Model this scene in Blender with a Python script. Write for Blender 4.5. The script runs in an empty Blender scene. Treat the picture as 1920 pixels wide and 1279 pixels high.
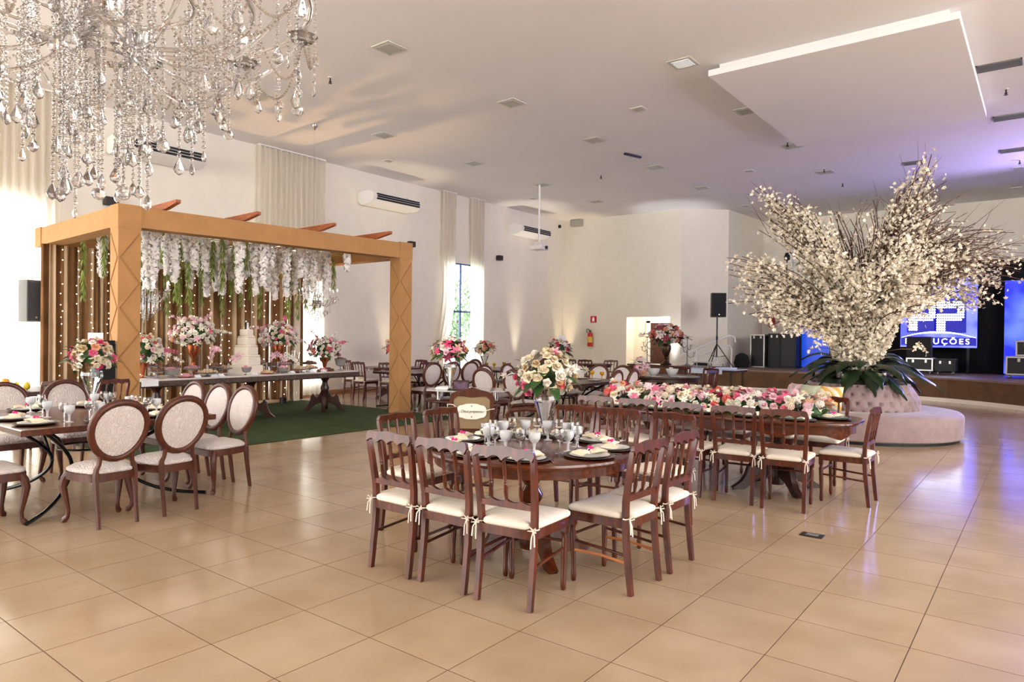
import bpy, bmesh, math, random
from math import sin, cos, pi, radians, sqrt
from mathutils import Vector, Matrix
rnd = random.Random(11)
scene = bpy.context.scene
COL = scene.collection

# ---------------------------------------------------------------- camera, light, exposure
CAM_H = 1.55
YAW, PITCH, ROLL, F_PX = 0.6608117, -0.0064055, -0.0114267, 1290.765
cam_data = bpy.data.cameras.new('camera'); cam = bpy.data.objects.new('camera', cam_data); COL.objects.link(cam)
_r0 = Vector((cos(YAW), sin(YAW), 0)); _f = Vector((-sin(YAW)*cos(PITCH), cos(YAW)*cos(PITCH), sin(PITCH))); _u0 = _r0.cross(_f)
_xa = _r0*cos(ROLL) - _u0*sin(ROLL); _ya = _r0*sin(ROLL) + _u0*cos(ROLL)
_m = Matrix((_xa, _ya, -_f)).transposed().to_4x4(); _m.translation = (0, 0, CAM_H)
cam.matrix_world = _m
cam_data.sensor_width = 36; cam_data.sensor_fit = 'HORIZONTAL'; cam_data.lens = F_PX/1920*36; cam_data.clip_end = 200
scene.camera = cam

world = bpy.data.worlds.new('sky'); scene.world = world; world.use_nodes = True
_bg = world.node_tree.nodes['Background']; _bg.inputs[0].default_value = (1.0, 0.985, 0.955, 1); _bg.inputs[1].default_value = 8.0
scene.view_settings.view_transform = 'Standard'; scene.view_settings.look = 'None'
scene.view_settings.gamma = 1; scene.view_settings.exposure = 0.36; scene.view_settings.use_curve_mapping = False

cy = scene.cycles; cy.max_bounces = 8; cy.diffuse_bounces = 4; cy.glossy_bounces = 4; cy.transmission_bounces = 7; cy.use_adaptive_sampling = True; cy.adaptive_threshold = 0.03; cy.transparent_max_bounces = 8
cy.caustics_reflective = False; cy.caustics_refractive = False; cy.sample_clamp_indirect = 6

# ---------------------------------------------------------------- helpers
def L(r, g, b):
    f = lambda v: v/12.92/255 if v <= 10 else ((v/255+0.055)/1.055)**2.4
    return (f(r), f(g), f(b), 1)

def mat(name, col, rough=0.5, metal=0.0, var=0.0, vscale=8.0, bump=0.0, bscale=60.0, trans=0.0, emit=None, es=0.0, coat=0.0, rand=0.0, stretch=None, col2=None, ior=1.45, spec=0.5, sheen=0.0, sub=0.0, coords='Object'):
    m = bpy.data.materials.new(name); m.use_nodes = True
    nt = m.node_tree; N = nt.nodes; K = nt.links; b = N['Principled BSDF']
    b.inputs['Base Color'].default_value = col; b.inputs['Roughness'].default_value = rough; b.inputs['Metallic'].default_value = metal
    b.inputs['IOR'].default_value = ior; b.inputs['Specular IOR Level'].default_value = spec
    if trans: b.inputs['Transmission Weight'].default_value = trans
    if coat: b.inputs['Coat Weight'].default_value = coat; b.inputs['Coat Roughness'].default_value = 0.12
    if sheen: b.inputs['Sheen Weight'].default_value = sheen
    if emit: b.inputs['Emission Color'].default_value = emit; b.inputs['Emission Strength'].default_value = es
    src = None
    if var or bump or col2 or rand:
        tc = N.new('ShaderNodeTexCoord'); mp = N.new('ShaderNodeMapping'); K.new(tc.outputs[coords], mp.inputs[0])
        if stretch: mp.inputs['Scale'].default_value = stretch
    if var or col2:
        nz = N.new('ShaderNodeTexNoise'); nz.inputs['Scale'].default_value = vscale; nz.inputs['Detail'].default_value = 5
        K.new(mp.outputs[0], nz.inputs['Vector'])
        rp = N.new('ShaderNodeValToRGB'); e = rp.color_ramp.elements
        c2 = col2 or tuple(c*(1-var) for c in col[:3])+(1,)
        c1 = col if col2 else tuple(min(1, c*(1+var*0.6)) for c in col[:3])+(1,)
        e[0].position = 0.35; e[0].color = c2; e[1].position = 0.65; e[1].color = c1
        K.new(nz.outputs[0], rp.inputs[0]); src = rp.outputs[0]
    if rand:
        oi = N.new('ShaderNodeObjectInfo'); mr = N.new('ShaderNodeMapRange'); mr.inputs[3].default_value = 1-rand; mr.inputs[4].default_value = 1+rand
        K.new(oi.outputs['Random'], mr.inputs[0])
        mx = N.new('ShaderNodeMix'); mx.data_type = 'RGBA'; mx.blend_type = 'MULTIPLY'; mx.inputs[0].default_value = 1
        if src: K.new(src, mx.inputs[6])
        else: mx.inputs[6].default_value = col
        K.new(mr.outputs[0], mx.inputs[7]); src = mx.outputs[2]
    if src: K.new(src, b.inputs['Base Color'])
    if bump:
        n2 = N.new('ShaderNodeTexNoise'); n2.inputs['Scale'].default_value = bscale; n2.inputs['Detail'].default_value = 3
        K.new(mp.outputs[0], n2.inputs['Vector'])
        bp = N.new('ShaderNodeBump'); bp.inputs['Strength'].default_value = bump; bp.inputs['Distance'].default_value = 0.01
        K.new(n2.outputs[0], bp.inputs['Height']); K.new(bp.outputs[0], b.inputs['Normal'])
    return m

class MB:
    def __init__(s): s.v = []; s.f = []; s.mi = []; s.cur = 0
    def add(s, vs, fs):
        o = len(s.v); s.v += [tuple(p) for p in vs]
        for f in fs: s.f.append(tuple(i+o for i in f)); s.mi.append(s.cur)
        return s
    def box(s, x0, x1, y0, y1, z0, z1):
        return s.add([(x0,y0,z0),(x1,y0,z0),(x1,y1,z0),(x0,y1,z0),(x0,y0,z1),(x1,y0,z1),(x1,y1,z1),(x0,y1,z1)],
                     [(0,3,2,1),(4,5,6,7),(0,1,5,4),(1,2,6,5),(2,3,7,6),(3,0,4,7)])
    def cbox(s, x0, x1, y0, y1, z0, z1, c=0.01):
        c = min(c, abs(x1-x0)*.45, abs(y1-y0)*.45, abs(z1-z0)*.45)
        P = {}; vs = []
        for ix, X, dx in ((0,x0,c),(1,x1,-c)):
            for iy, Y, dy in ((0,y0,c),(1,y1,-c)):
                for iz, Z, dz in ((0,z0,c),(1,z1,-c)):
                    for k, p in enumerate(((X,Y+dy,Z+dz),(X+dx,Y,Z+dz),(X+dx,Y+dy,Z))):
                        P[ix,iy,iz,k] = len(vs); vs.append(p)
        fs = []
        q = lambda a: tuple(P[i] for i in a)
        fs.append(q([(0,0,0,0),(0,0,1,0),(0,1,1,0),(0,1,0,0)])); fs.append(q([(1,0,0,0),(1,1,0,0),(1,1,1,0),(1,0,1,0)]))
        fs.append(q([(0,0,0,1),(1,0,0,1),(1,0,1,1),(0,0,1,1)])); fs.append(q([(0,1,0,1),(0,1,1,1),(1,1,1,1),(1,1,0,1)]))
        fs.append(q([(0,0,0,2),(0,1,0,2),(1,1,0,2),(1,0,0,2)])); fs.append(q([(0,0,1,2),(1,0,1,2),(1,1,1,2),(0,1,1,2)]))
        for i in (0,1):
            for j in (0,1):
                a = [(i,j,0,0),(i,j,1,0),(i,j,1,1),(i,j,0,1)]; fs.append(q(a if (i+j)%2 else a[::-1]))
                a = [(i,0,j,0),(i,1,j,0),(i,1,j,2),(i,0,j,2)]; fs.append(q(a[::-1] if (i+j)%2 else a))
                a = [(0,i,j,1),(1,i,j,1),(1,i,j,2),(0,i,j,2)]; fs.append(q(a if (i+j)%2 else a[::-1]))
        for i in (0,1):
            for j in (0,1):
                for k in (0,1):
                    a = [(i,j,k,0),(i,j,k,1),(i,j,k,2)]; fs.append(q(a if (i+j+k)%2 else a[::-1]))
        return s.add(vs, fs)
    def tube(s, pts, r, n=8, cap=True, closed=False, rot=0.0, flat=1.0):
        pts = [Vector(p) for p in pts]; m = len(pts)
        rs = r if isinstance(r, (list, tuple)) else [r]*m
        vs = []; fs = []; nrm = None
        for i, p in enumerate(pts):
            if closed: t = pts[(i+1) % m]-pts[i-1]
            else: t = pts[min(i+1, m-1)]-pts[max(i-1, 0)]
            if t.length < 1e-9: t = Vector((0,0,1))
            t.normalize()
            if nrm is None:
                a = Vector((0,0,1)) if abs(t.z) < 0.9 else Vector((1,0,0))
                nrm = (a - t*a.dot(t)).normalized()
            else:
                nrm = nrm - t*nrm.dot(t)
                nrm = nrm.normalized() if nrm.length > 1e-6 else t.orthogonal().normalized()
            bn = t.cross(nrm)
            for k in range(n):
                an = rot+2*pi*k/n; vs.append(p+nrm*(cos(an)*rs[i])+bn*(sin(an)*rs[i]*flat))
        for i in range(m if closed else m-1):
            j = (i+1) % m
            for k in range(n):
                k2 = (k+1) % n; fs.append((i*n+k, i*n+k2, j*n+k2, j*n+k))
        if cap and not closed:
            fs.append(tuple(range(n-1, -1, -1))); fs.append(tuple((m-1)*n+k for k in range(n)))
        return s.add(vs, fs)
    def lathe(s, prof, n=16, o=(0,0,0), sx=1, sy=1, a0=0.0):
        vs = []; fs = []; idx = []
        for r, z in prof:
            if r < 1e-5: idx.append([len(vs)]*n); vs.append((o[0], o[1], o[2]+z))
            else:
                idx.append([len(vs)+k for k in range(n)])
                vs += [(o[0]+r*cos(a0+2*pi*k/n)*sx, o[1]+r*sin(a0+2*pi*k/n)*sy, o[2]+z) for k in range(n)]
        for i in range(len(prof)-1):
            for k in range(n):
                k2 = (k+1) % n; f = []
                for q in (idx[i][k], idx[i][k2], idx[i+1][k2], idx[i+1][k]):
                    if q not in f: f.append(q)
                if len(f) > 2: fs.append(tuple(f))
        return s.add(vs, fs)
    def prism(s, poly, h0, h1, plane='xy'):
        n = len(poly)
        def P(a, b, h): return {'xy': (a,b,h), 'xz': (a,h,b), 'yz': (h,a,b)}[plane]
        vs = [P(a,b,h0) for a,b in poly]+[P(a,b,h1) for a,b in poly]
        fs = [tuple(range(n-1,-1,-1)), tuple(range(n, 2*n))]+[(i,(i+1)%n,n+(i+1)%n,n+i) for i in range(n)]
        return s.add(vs, fs)
    def layers(s, outs):          # stacked closed outlines [(pts3d)], capped
        n = len(outs[0]); vs = [p for o in outs for p in o]; fs = []
        for i in range(len(outs)-1):
            for k in range(n):
                k2 = (k+1) % n; fs.append((i*n+k, i*n+k2, (i+1)*n+k2, (i+1)*n+k))
        fs.append(tuple(range(n-1,-1,-1))); fs.append(tuple((len(outs)-1)*n+k for k in range(n)))
        return s.add(vs, fs)
    def xf(s, M, since=0):
        s.v[since:] = [tuple(M @ Vector(p)) for p in s.v[since:]]; return s
    def mesh(s, name, mats, smooth=40):
        me = bpy.data.meshes.new(name); me.from_pydata(s.v, [], s.f)
        for m in (mats if isinstance(mats, (list, tuple)) else [mats]): me.materials.append(m)
        if any(s.mi): me.polygons.foreach_set('material_index', s.mi)
        if smooth:
            me.polygons.foreach_set('use_smooth', [True]*len(me.polygons))
            if smooth < 180: me.set_sharp_from_angle(angle=radians(smooth))
        me.update(); return me

def fixn(me):
    bm = bmesh.new(); bm.from_mesh(me); bmesh.ops.recalc_face_normals(bm, faces=bm.faces); bm.to_mesh(me); bm.free(); return me

def tag(o, label=None, cat=None, group=None, kind=None):
    if label: o['label'] = label
    if cat: o['category'] = cat
    if group: o['group'] = group
    if kind: o['kind'] = kind
    return o
def ob(name, me, parent=None, loc=None, rz=0, mats=None, smooth=40, rot=None, sc=None):
    if isinstance(me, MB): me = fixn(me.mesh(name, mats, smooth))
    o = bpy.data.objects.new(name, me); COL.objects.link(o)
    if parent: o.parent = parent
    if loc is not None: o.location = loc
    if rot is not None: o.rotation_euler = rot
    elif rz: o.rotation_euler = (0, 0, rz)
    if sc is not None: o.scale = (sc, sc, sc) if not isinstance(sc, (tuple, list)) else sc
    return o
def thing(name, label, cat, loc=(0,0,0), rz=0, group=None):
    o = bpy.data.objects.new(name, None); COL.objects.link(o); o.location = loc; o.rotation_euler = (0,0,rz); o.empty_display_size = 0.1
    return tag(o, label, cat, group)
KIDS = {}
def kids(o):
    return [c for c in COL.objects if c.parent is o] if o.name not in KIDS else KIDS[o.name]
def dup(o, loc, rz, label, group=None, cat=None):
    def rec(src, par):
        c = src.copy(); COL.objects.link(c); c.parent = par
        for k in src.children: rec(k, c)
        return c
    c = rec(o, None); c.location = loc; c.rotation_euler = (0,0,rz); tag(c, label, cat, group); return c
class Proto:
    """builds a thing once; the first placement moves it, later ones copy it"""
    def __init__(s, fn): s.fn = fn; s.o = None
    def put(s, loc, rz, label, group=None):
        if s.o is None:
            s.o = s.fn(); s.o.location = loc; s.o.rotation_euler = (0,0,rz); tag(s.o, label, None, group); return s.o
        return dup(s.o, loc, rz, label, group)
def struct(name, mb, m, smooth=0):
    return tag(ob(name, mb, mats=m, smooth=smooth), kind='structure')
# ---------------------------------------------------------------- materials
M = {}
M['wall'] = mat('wall_paint', L(237,231,218), 0.85, var=0.02, vscale=3, bump=0.05, bscale=220)
M['ceil'] = mat('ceiling_paint', L(240,237,237), 0.9, var=0.02, vscale=0.6)
M['white'] = mat('white_paint', L(238,236,233), 0.5)
M['grout'] = mat('grout', L(122,88,62), 0.8)
def tile_mat():
    m = mat('floor_tile', L(181,156,128), 0.2, var=0.07, vscale=2.2, rand=0.04, coords='Object', col2=L(169,143,114), spec=0.6)
    b = m.node_tree.nodes['Principled BSDF']; N = m.node_tree.nodes; K = m.node_tree.links
    g = N.new('ShaderNodeNewGeometry'); nz = N.new('ShaderNodeTexNoise'); nz.inputs['Scale'].default_value = 1.7; nz.inputs['Detail'].default_value = 6
    K.new(g.outputs['Position'], nz.inputs['Vector']); mr = N.new('ShaderNodeMapRange'); mr.inputs[3].default_value = 0.10; mr.inputs[4].default_value = 0.21
    K.new(nz.outputs[0], mr.inputs[0]); K.new(mr.outputs[0], b.inputs['Roughness'])
    for n in N:
        if n.type == 'TEX_NOISE' and n is not nz:
            for l in list(n.inputs['Vector'].links): K.remove(l)
            K.new(g.outputs['Position'], n.inputs['Vector'])
    return m
M['tile'] = tile_mat()
M['wood'] = mat('chair_wood', L(100,42,19), 0.33, stretch=(5,5,1), col2=L(62,24,10), vscale=5, coat=0.12)
M['wood_light'] = mat('repaired_stretcher_wood', L(190,120,70), 0.45)
M['tablewood'] = mat('table_wood', L(98,43,21), 0.22, stretch=(1,7,7), col2=L(66,28,13), vscale=4, coat=0.2)
M['darkwood'] = mat('dark_wood', L(66,36,26), 0.35, stretch=(1,6,6), col2=L(42,22,16), vscale=6, coat=0.2)
M['medwood'] = mat('medallion_wood', L(88,41,23), 0.42, stretch=(5,5,1), col2=L(66,30,18), vscale=5)
M['cushion'] = mat('cushion_fabric', L(232,222,208), 0.9, var=0.05, vscale=20, bump=0.15, bscale=300)
M['damask'] = mat('damask_fabric', L(212,198,193), 0.75, col2=L(192,176,171), vscale=26, bump=0.7, bscale=34, stretch=(1,1,.6))
M['tie'] = mat('tie_cord', L(238,230,216), 0.9)
M['black'] = mat('black_plastic', L(18,17,18), 0.45)
M['iron'] = mat('black_iron', L(20,20,22), 0.22, metal=0.4)
M['chrome'] = mat('chrome', L(215,218,224), 0.12, metal=1.0)
M['alu'] = mat('aluminium', L(200,198,192), 0.3, metal=0.9)
M['glass'] = mat('clear_glass', (1,1,1,1), 0.0, trans=1.0, ior=1.45)
M['crystal'] = mat('crystal', (0.985,0.975,0.97,1), 0.02, trans=0.88, ior=1.5, spec=0.9)
M['frost'] = mat('frosted_glass', L(250,250,252), 0.3, trans=0.35, bump=0.3, bscale=90)
M['plate'] = mat('porcelain', L(240,239,238), 0.18, coat=0.3)
M['charger'] = mat('charger_metal', L(120,106,84), 0.35, metal=0.7, col2=L(48,42,34), vscale=60, bump=0.5, bscale=120)
M['platerim'] = mat('green_rim', L(120,150,142), 0.3)
M['napkin'] = mat('napkin_linen', L(244,231,204), 0.9, bump=0.2, bscale=200)
M['pink'] = mat('pink_bead', L(232,40,134), 0.5)
M['silver'] = mat('silver', L(190,190,192), 0.22, metal=1.0)
M['amber'] = mat('amber_glass', L(240,180,30), 0.1, trans=0.5)
M['pergola'] = mat('pergola_fabric', L(178,132,84), 0.85, var=0.06, vscale=4, bump=0.1, bscale=90)
M['pergola_seam'] = mat('pergola_frame_under_fabric', L(156,112,68), 0.85)
M['rafter'] = mat('rafter_wood', L(176,98,50), 0.5, col2=L(140,72,36), vscale=6, stretch=(1,8,8))
M['turf'] = mat('green_carpet', L(54,72,24), 0.95, col2=L(40,57,18), vscale=3, bump=0.6, bscale=400)
M['drape'] = mat('brown_drape', L(146,104,66), 0.85, col2=L(118,80,46), vscale=2)
M['drape2'] = mat('beige_sheer', L(198,172,142), 0.85, col2=L(178,150,118), vscale=2)
M['sheer'] = mat('white_sheer', L(238,232,220), 0.9, trans=0.0)
M['bulb'] = mat('fairy_bulb', (1,.9,.7,1), 0.4, emit=(1,.86,.62,1), es=7)
M['flame'] = mat('candle_bulb', (1,.95,.85,1), 0.4, emit=(1,.93,.8,1), es=6)
M['lampglass'] = mat('ceiling_lamp_glass', L(176,177,168), 0.3)
M['lamplit'] = mat('ceiling_lamp_lit', L(235,240,240), 0.3, emit=(.9,.97,1,1), es=0.2)
M['grey'] = mat('grey_metal', L(120,120,118), 0.5)
M['sprinkler'] = mat('sprinkler_metal', L(70,62,56), 0.4, metal=0.6)
M['cream'] = mat('cream_icing', L(240,230,214), 0.6, bump=0.1, bscale=40)
M['copper'] = mat('copper', L(196,112,76), 0.25, metal=0.9, bump=0.25, bscale=40)
M['bronze'] = mat('bronze', L(84,66,48), 0.35, metal=0.7, bump=0.2, bscale=40)
M['leaf'] = mat('leaf_green', L(58,92,44), 0.55, rand=0.2, col2=L(40,70,34), vscale=10)
M['palm'] = mat('palm_leaf', L(28,44,24), 0.4, rand=0.3)
M['vine'] = mat('hanging_vine', L(150,160,84), 0.7, col2=L(120,138,62), vscale=10)
M['petalw'] = mat('hanging_blossom', L(248,244,240), 0.7)
M['treeblossom'] = mat('tree_blossom', L(240,234,218), 0.8, col2=L(222,208,184), vscale=14)
M['branch'] = mat('branch_bark', L(94,62,48), 0.8, col2=L(64,42,34), vscale=12)
M['velvet'] = mat('settee_velvet', L(154,133,132), 0.75, sheen=0.2, col2=L(138,117,117), vscale=5, bump=0.1, bscale=200)
M['stagebrown'] = mat('stage_carpet', L(106,78,56), 0.9, col2=L(92,66,46), vscale=4)
M['stagefloor'] = mat('stage_floor', L(128,102,84), 0.4)
M['doorwood'] = mat('door_wood', L(74,36,26), 0.45, col2=L(54,26,20), vscale=5, stretch=(8,8,1))
M['red'] = mat('red_paint', L(196,36,30), 0.35)
M['yellowlabel'] = mat('label_yellow', L(226,190,90), 0.5)
M['winframe'] = mat('window_frame', L(70,92,140), 0.45)
M['pane'] = bpy.data.materials.new('window_pane'); M['pane'].use_nodes = True
_n = M['pane'].node_tree; _t = _n.nodes.new('ShaderNodeBsdfTransparent'); _t.inputs[0].default_value = (.94,.96,.97,1); _g = _n.nodes.new('ShaderNodeBsdfGlossy'); _g.inputs['Roughness'].default_value = .03; _mx = _n.nodes.new('ShaderNodeMixShader'); _mx.inputs[0].default_value = .05
_n.links.new(_t.outputs[0], _mx.inputs[1]); _n.links.new(_g.outputs[0], _mx.inputs[2]); _n.links.new(_mx.outputs[0], _n.nodes['Material Output'].inputs[0])
M['blackcloth'] = mat('black_backdrop', L(9,9,11), 0.9)
M['bergere'] = mat('bergere_velvet', L(146,124,92), 0.85, sheen=0.3)
M['plaque'] = mat('plaque_board', L(244,238,226), 0.6)
M['ink'] = mat('ink', L(30,26,24), 0.7)
M['card'] = mat('white_card', L(246,246,248), 0.6)
M['choc'] = mat('chocolate_sweets', L(120,84,66), 0.6, rand=0.2)
M['pinksweet'] = mat('pink_sweets', L(206,150,160), 0.6, rand=0.2)
M['creamsweet'] = mat('cream_sweets', L(206,178,144), 0.6, rand=0.2)
M['smoke'] = mat('grey_glassware', L(190,186,184), 0.15, trans=0.5)
M['purple'] = mat('purple_cushion', L(66,44,110), 0.8)
M['gold'] = mat('gold_cloth', L(206,168,92), 0.8)
M['tree_ext'] = mat('garden_tree', L(120,150,110), 0.9, col2=L(84,120,80), vscale=3)
def damask(m):
    N = m.node_tree.nodes; K = m.node_tree.links; b = N['Principled BSDF']
    tc = N.new('ShaderNodeTexCoord'); w = N.new('ShaderNodeTexWave'); w.inputs['Scale'].default_value = 13; w.inputs['Distortion'].default_value = 14; w.inputs['Detail'].default_value = 2; w.inputs['Detail Scale'].default_value = 1.6
    K.new(tc.outputs['Object'], w.inputs['Vector']); rp = N.new('ShaderNodeValToRGB'); rp.color_ramp.elements[0].color = L(205,194,191); rp.color_ramp.elements[1].color = L(217,207,204)
    K.new(w.outputs[0], rp.inputs[0]); K.new(rp.outputs[0], b.inputs['Base Color'])
    for n in N:
        if n.type == 'BUMP': n.inputs['Strength'].default_value = .55; K.new(w.outputs[0], n.inputs['Height'])
damask(M['damask'])
FC = {'white': L(247,241,228), 'cream': L(240,226,196), 'pink': L(232,110,148), 'palepink': L(243,196,206), 'hot': L(226,50,108), 'peach': L(240,176,134), 'coral': L(232,100,92), 'beige': L(212,186,144), 'burg': L(150,48,78)}
for k, c in FC.items(): M['fl_'+k] = mat('petal_'+k, c, 0.65, col2=tuple(v*0.86 for v in c[:3])+(1,), vscale=30, sheen=0.2)

# ---------------------------------------------------------------- room shell
WX, CZ, BY = -14.6, 5.95, 21.9
TS = 0.54817; TX, TY = -4.366, 1.2425
# floor: grout bed, tiles as pieces
floor = tag(ob('floor', MB().box(-15.2, 9, -9, 27, -0.12, -0.004), mats=M['grout'], smooth=0), 'beige square tile floor of the banquet hall', 'floor', kind='structure')
def tile_mb(mb, x, y, g=0.0015, z=0.0):
    a = TS/2-g; c = 0.001
    mb.add([(x-a,y-a,-.01),(x+a,y-a,-.01),(x+a,y+a,-.01),(x-a,y+a,-.01),(x-a,y-a,z-c),(x+a,y-a,z-c),(x+a,y+a,z-c),(x-a,y+a,z-c),
            (x-a+c,y-a+c,z),(x+a-c,y-a+c,z),(x+a-c,y+a-c,z),(x-a+c,y+a-c,z)],
           [(8,9,10,11)]); mb.cur = 1; n = len(mb.v)-12
    mb.add([], [tuple(q+n-len(mb.v) for q in f) for f in [(4,5,9,8),(5,6,10,9),(6,7,11,10),(7,4,8,11),(0,1,5,4),(1,2,6,5),(2,3,7,6),(3,0,4,7)]]); mb.cur = 0
def cam_xy(x, y, z=0.0):
    X = x*cos(YAW)+y*sin(YAW); Y = -x*sin(YAW)+y*cos(YAW); return X, Y
tiles = []
for i in range(-20, 25):
    for j in range(-19, 48):
        x, y = TX+(i+.5)*TS, TY+(j+.5)*TS
        if not (WX < x < 8.5 and -8.5 < y < 26.4): continue
        X, Y = cam_xy(x, y); vis = Y > 1.5 and abs(X) < Y*0.775+.5 and Y > 2.6
        tiles.append((not vis, X*X+Y*Y, x, y))
tiles.sort()
tm = MB(); tile_mb(tm, 0, 0); tile_me = fixn(tm.mesh('floor_tile', [M['tile'], M['grout']], 0))
far = MB()
for k, (nv, d, x, y) in enumerate(tiles):
    if k < 300 and not nv: ob('floor_tile', tile_me, floor, (x, y, 0))
    else: tile_mb(far, x, y)
tag(ob('floor_tiles', far, floor, mats=[M['tile'], M['grout']], smooth=0), 'remaining beige floor tiles', kind='stuff')

# ceiling
ceil = tag(ob('ceiling', MB().box(-15.2, 9, -9, 27, CZ, CZ+.2), mats=M['ceil'], smooth=0), 'flat off-white hall ceiling with recessed lamps', 'ceiling', kind='structure')
ob('recess_plinth', MB().box(-4.20, -1.08, 10.74, 15.45, CZ-.10, CZ+.01), ceil, mats=M['white'], smooth=0)
ob('dropped_panel', MB().cbox(-4.34, -0.95, 10.62, 15.6, CZ-.20, CZ-.10, .004), ceil, mats=M['ceil'], smooth=0)

# left wall window openings, first two unseen and added for daylight (y0, y1, z0, z1)
WIN = [(-7.5, -5.0, 0.35, 3.95), (-3.6, -1.1, 0.35, 3.95), (0.2, 4.75, 0.35, 3.95), (9.2, 10.95, 0.35, 3.7), (15.35, 17.1, 0.45, 3.85)]
wl = MB()
ys = -9
for (a, b, z0, z1) in WIN:
    wl.box(WX-.25, WX, ys, a, 0, CZ); wl.box(WX-.25, WX, a, b, 0, z0); wl.box(WX-.25, WX, a, b, z1, CZ); ys = b
wl.box(WX-.25, WX, ys, BY+.2, 0, CZ)
wall_left = tag(struct('wall_left', wl, M['wall']), 'long cream side wall with tall curtained windows', 'wall')
bb = MB()
ys = -9
for (a, b, z0, z1) in WIN: pass
bb.box(WX-.01, WX+.018, -9, BY, 0, .12)
tag(struct('baseboard_left', bb, mat('baseboard_wood', L(170,126,84), 0.5)), 'low tan baseboard along the side wall', 'baseboard')
for n, (a, b, z0, z1) in enumerate(WIN, 1):
    w = tag(bpy.data.objects.new('window_%d' % n, None), ['tall side wall window beyond the left picture edge, farther one', 'tall side wall window beyond the left picture edge, nearer one', 'bright wide window behind the white curtain at left', 'narrow bright window behind the pergola curtain', 'tall blue-framed window between two white curtains'][n-1], 'window', kind='structure')
    COL.objects.link(w); w.location = (WX-.12, 0, 0)
    fr = MB(); t = .05
    for (p, q, r, s_) in ((a, a+t, z0, z1), (b-t, b, z0, z1), (a, b, z0, z0+t), (a, b, z1-t, z1)): fr.box(-.03, .03, p, q, r, s_)
    ob('window_frame', fr, w, mats=M['winframe'], smooth=0)
    nm = 3 if n == 3 else 1
    edges = [a+t] + [a+(b-a)*(k+1)/(nm+1) for k in range(nm)] + [b-t]
    for e in edges[1:-1]: ob('mullion', MB().box(-.025, .025, e-.03, e+.03, z0, z1), w, mats=M['winframe'], smooth=0)
    rows = [z0+t, z0+.55*(z1-z0), z1-t]
    ob('transom', MB().box(-.025, .025, a, b, rows[1]-.03, rows[1]+.03), w, mats=M['winframe'], smooth=0)
    for i in range(len(edges)-1):
        for j in range(2):
            ob('window_pane', MB().box(-.004, .004, edges[i]+.03*(i > 0), edges[i+1]-.03*(i < len(edges)-2), rows[j]+.03*(j > 0), rows[j+1]-.03*(j < 1)), w, mats=M['pane'], smooth=0)

# back wall: flat part with doorway, two angled returns, then the stage recess
DX0, DX1, DZ = -11.86, -10.2, 2.3
BX1 = -9.80
wb = MB(); wb.box(WX-.25, DX0, BY, BY+.2, 0, CZ); wb.box(DX1, BX1, BY, BY+.2, 0, CZ); wb.box(DX0, DX1, BY, BY+.2, DZ, CZ)
wall_back = tag(struct('wall_back', wb, M['wall']), 'cream end wall with a doorway and fire extinguisher', 'wall')
def seg_wall(name, label, p, q, z0=0.0, z1=CZ, th=.15):
    dx, dy = q[0]-p[0], q[1]-p[1]; l = sqrt(dx*dx+dy*dy); nx, ny = -dy/l*th, dx/l*th
    return tag(struct(name, MB().prism([p, q, (q[0]+nx, q[1]+ny), (p[0]+nx, p[1]+ny)], z0, z1), M['wall']), label, 'wall')
seg_wall('wall_panel', 'narrow angled wall panel beside the end wall', (BX1, BY), (-9.36, 22.33))
seg_wall('wall_pier', 'angled grey pier behind the stage loudspeaker', (-9.36, 22.33), (-8.6, 23.0))
seg_wall('wall_stage_side', 'shaded side wall of the stage recess', (-8.6, 23.0), (-8.4, 26.0))
seg_wall('wall_stage_back', 'back wall behind the stage screens', (-8.4, 26.0), (9, 26.0))
tag(struct('wall_right', MB().box(9, 9.2, 14.5, 27, 0, CZ).box(9, 9.2, -9, -3, 0, CZ).box(9, 9.2, -3, 14.5, 0, 2.2), M['wall']), 'cream side wall with a wide garden opening beyond the right picture edge', 'wall')  # unseen wall; the high opening is added to let daylight in
wr = MB(); wr.box(-5.0, 9, -9.2, -9, 0, CZ); wr.box(-15.2, -14.2, -9.2, -9, 0, CZ)  # gap left in the unseen wall as an added daylight source
tag(struct('wall_front', wr, M['wall']), 'cream entrance wall behind the camera with a wide opening', 'wall')
# corridor behind the doorway
cw = MB(); cw.box(DX0-.6, DX1+.6, BY+1.7, BY+1.8, 0, 2.7); cw.box(DX0-.7, DX0-.6, BY+.2, BY+1.8, 0, 2.7); cw.box(DX1+.35, DX1+.45, BY+.2, BY+1.8, 0, 2.7); cw.box(DX0-.7, DX1+.5, BY+.2, BY+1.8, 2.7, 2.75)
tag(struct('wall_corridor', cw, M['wall']), 'cream corridor walls seen through the doorway', 'wall')
d = tag(bpy.data.objects.new('door_1', None), 'dark brown corridor door with white frame', 'door', kind='structure'); COL.objects.link(d); d.location = (-11.4, BY+1.68, 0)
ob('door_leaf', MB().cbox(-.32, .42, -.04, 0, 0, 2.12, .008), d, mats=M['doorwood'])
ob('door_frame', MB().box(-.50, -.34, -.06, 0, 0, 2.2).box(-.50, .1, -.06, 0, 2.12, 2.2), d, mats=M['white'], smooth=0)
ob('door_handle', MB().tube([(.34,-.04,1.02),(.34,-.09,1.02),(.24,-.09,1.02)], .012), d, mats=M['alu'])

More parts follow.
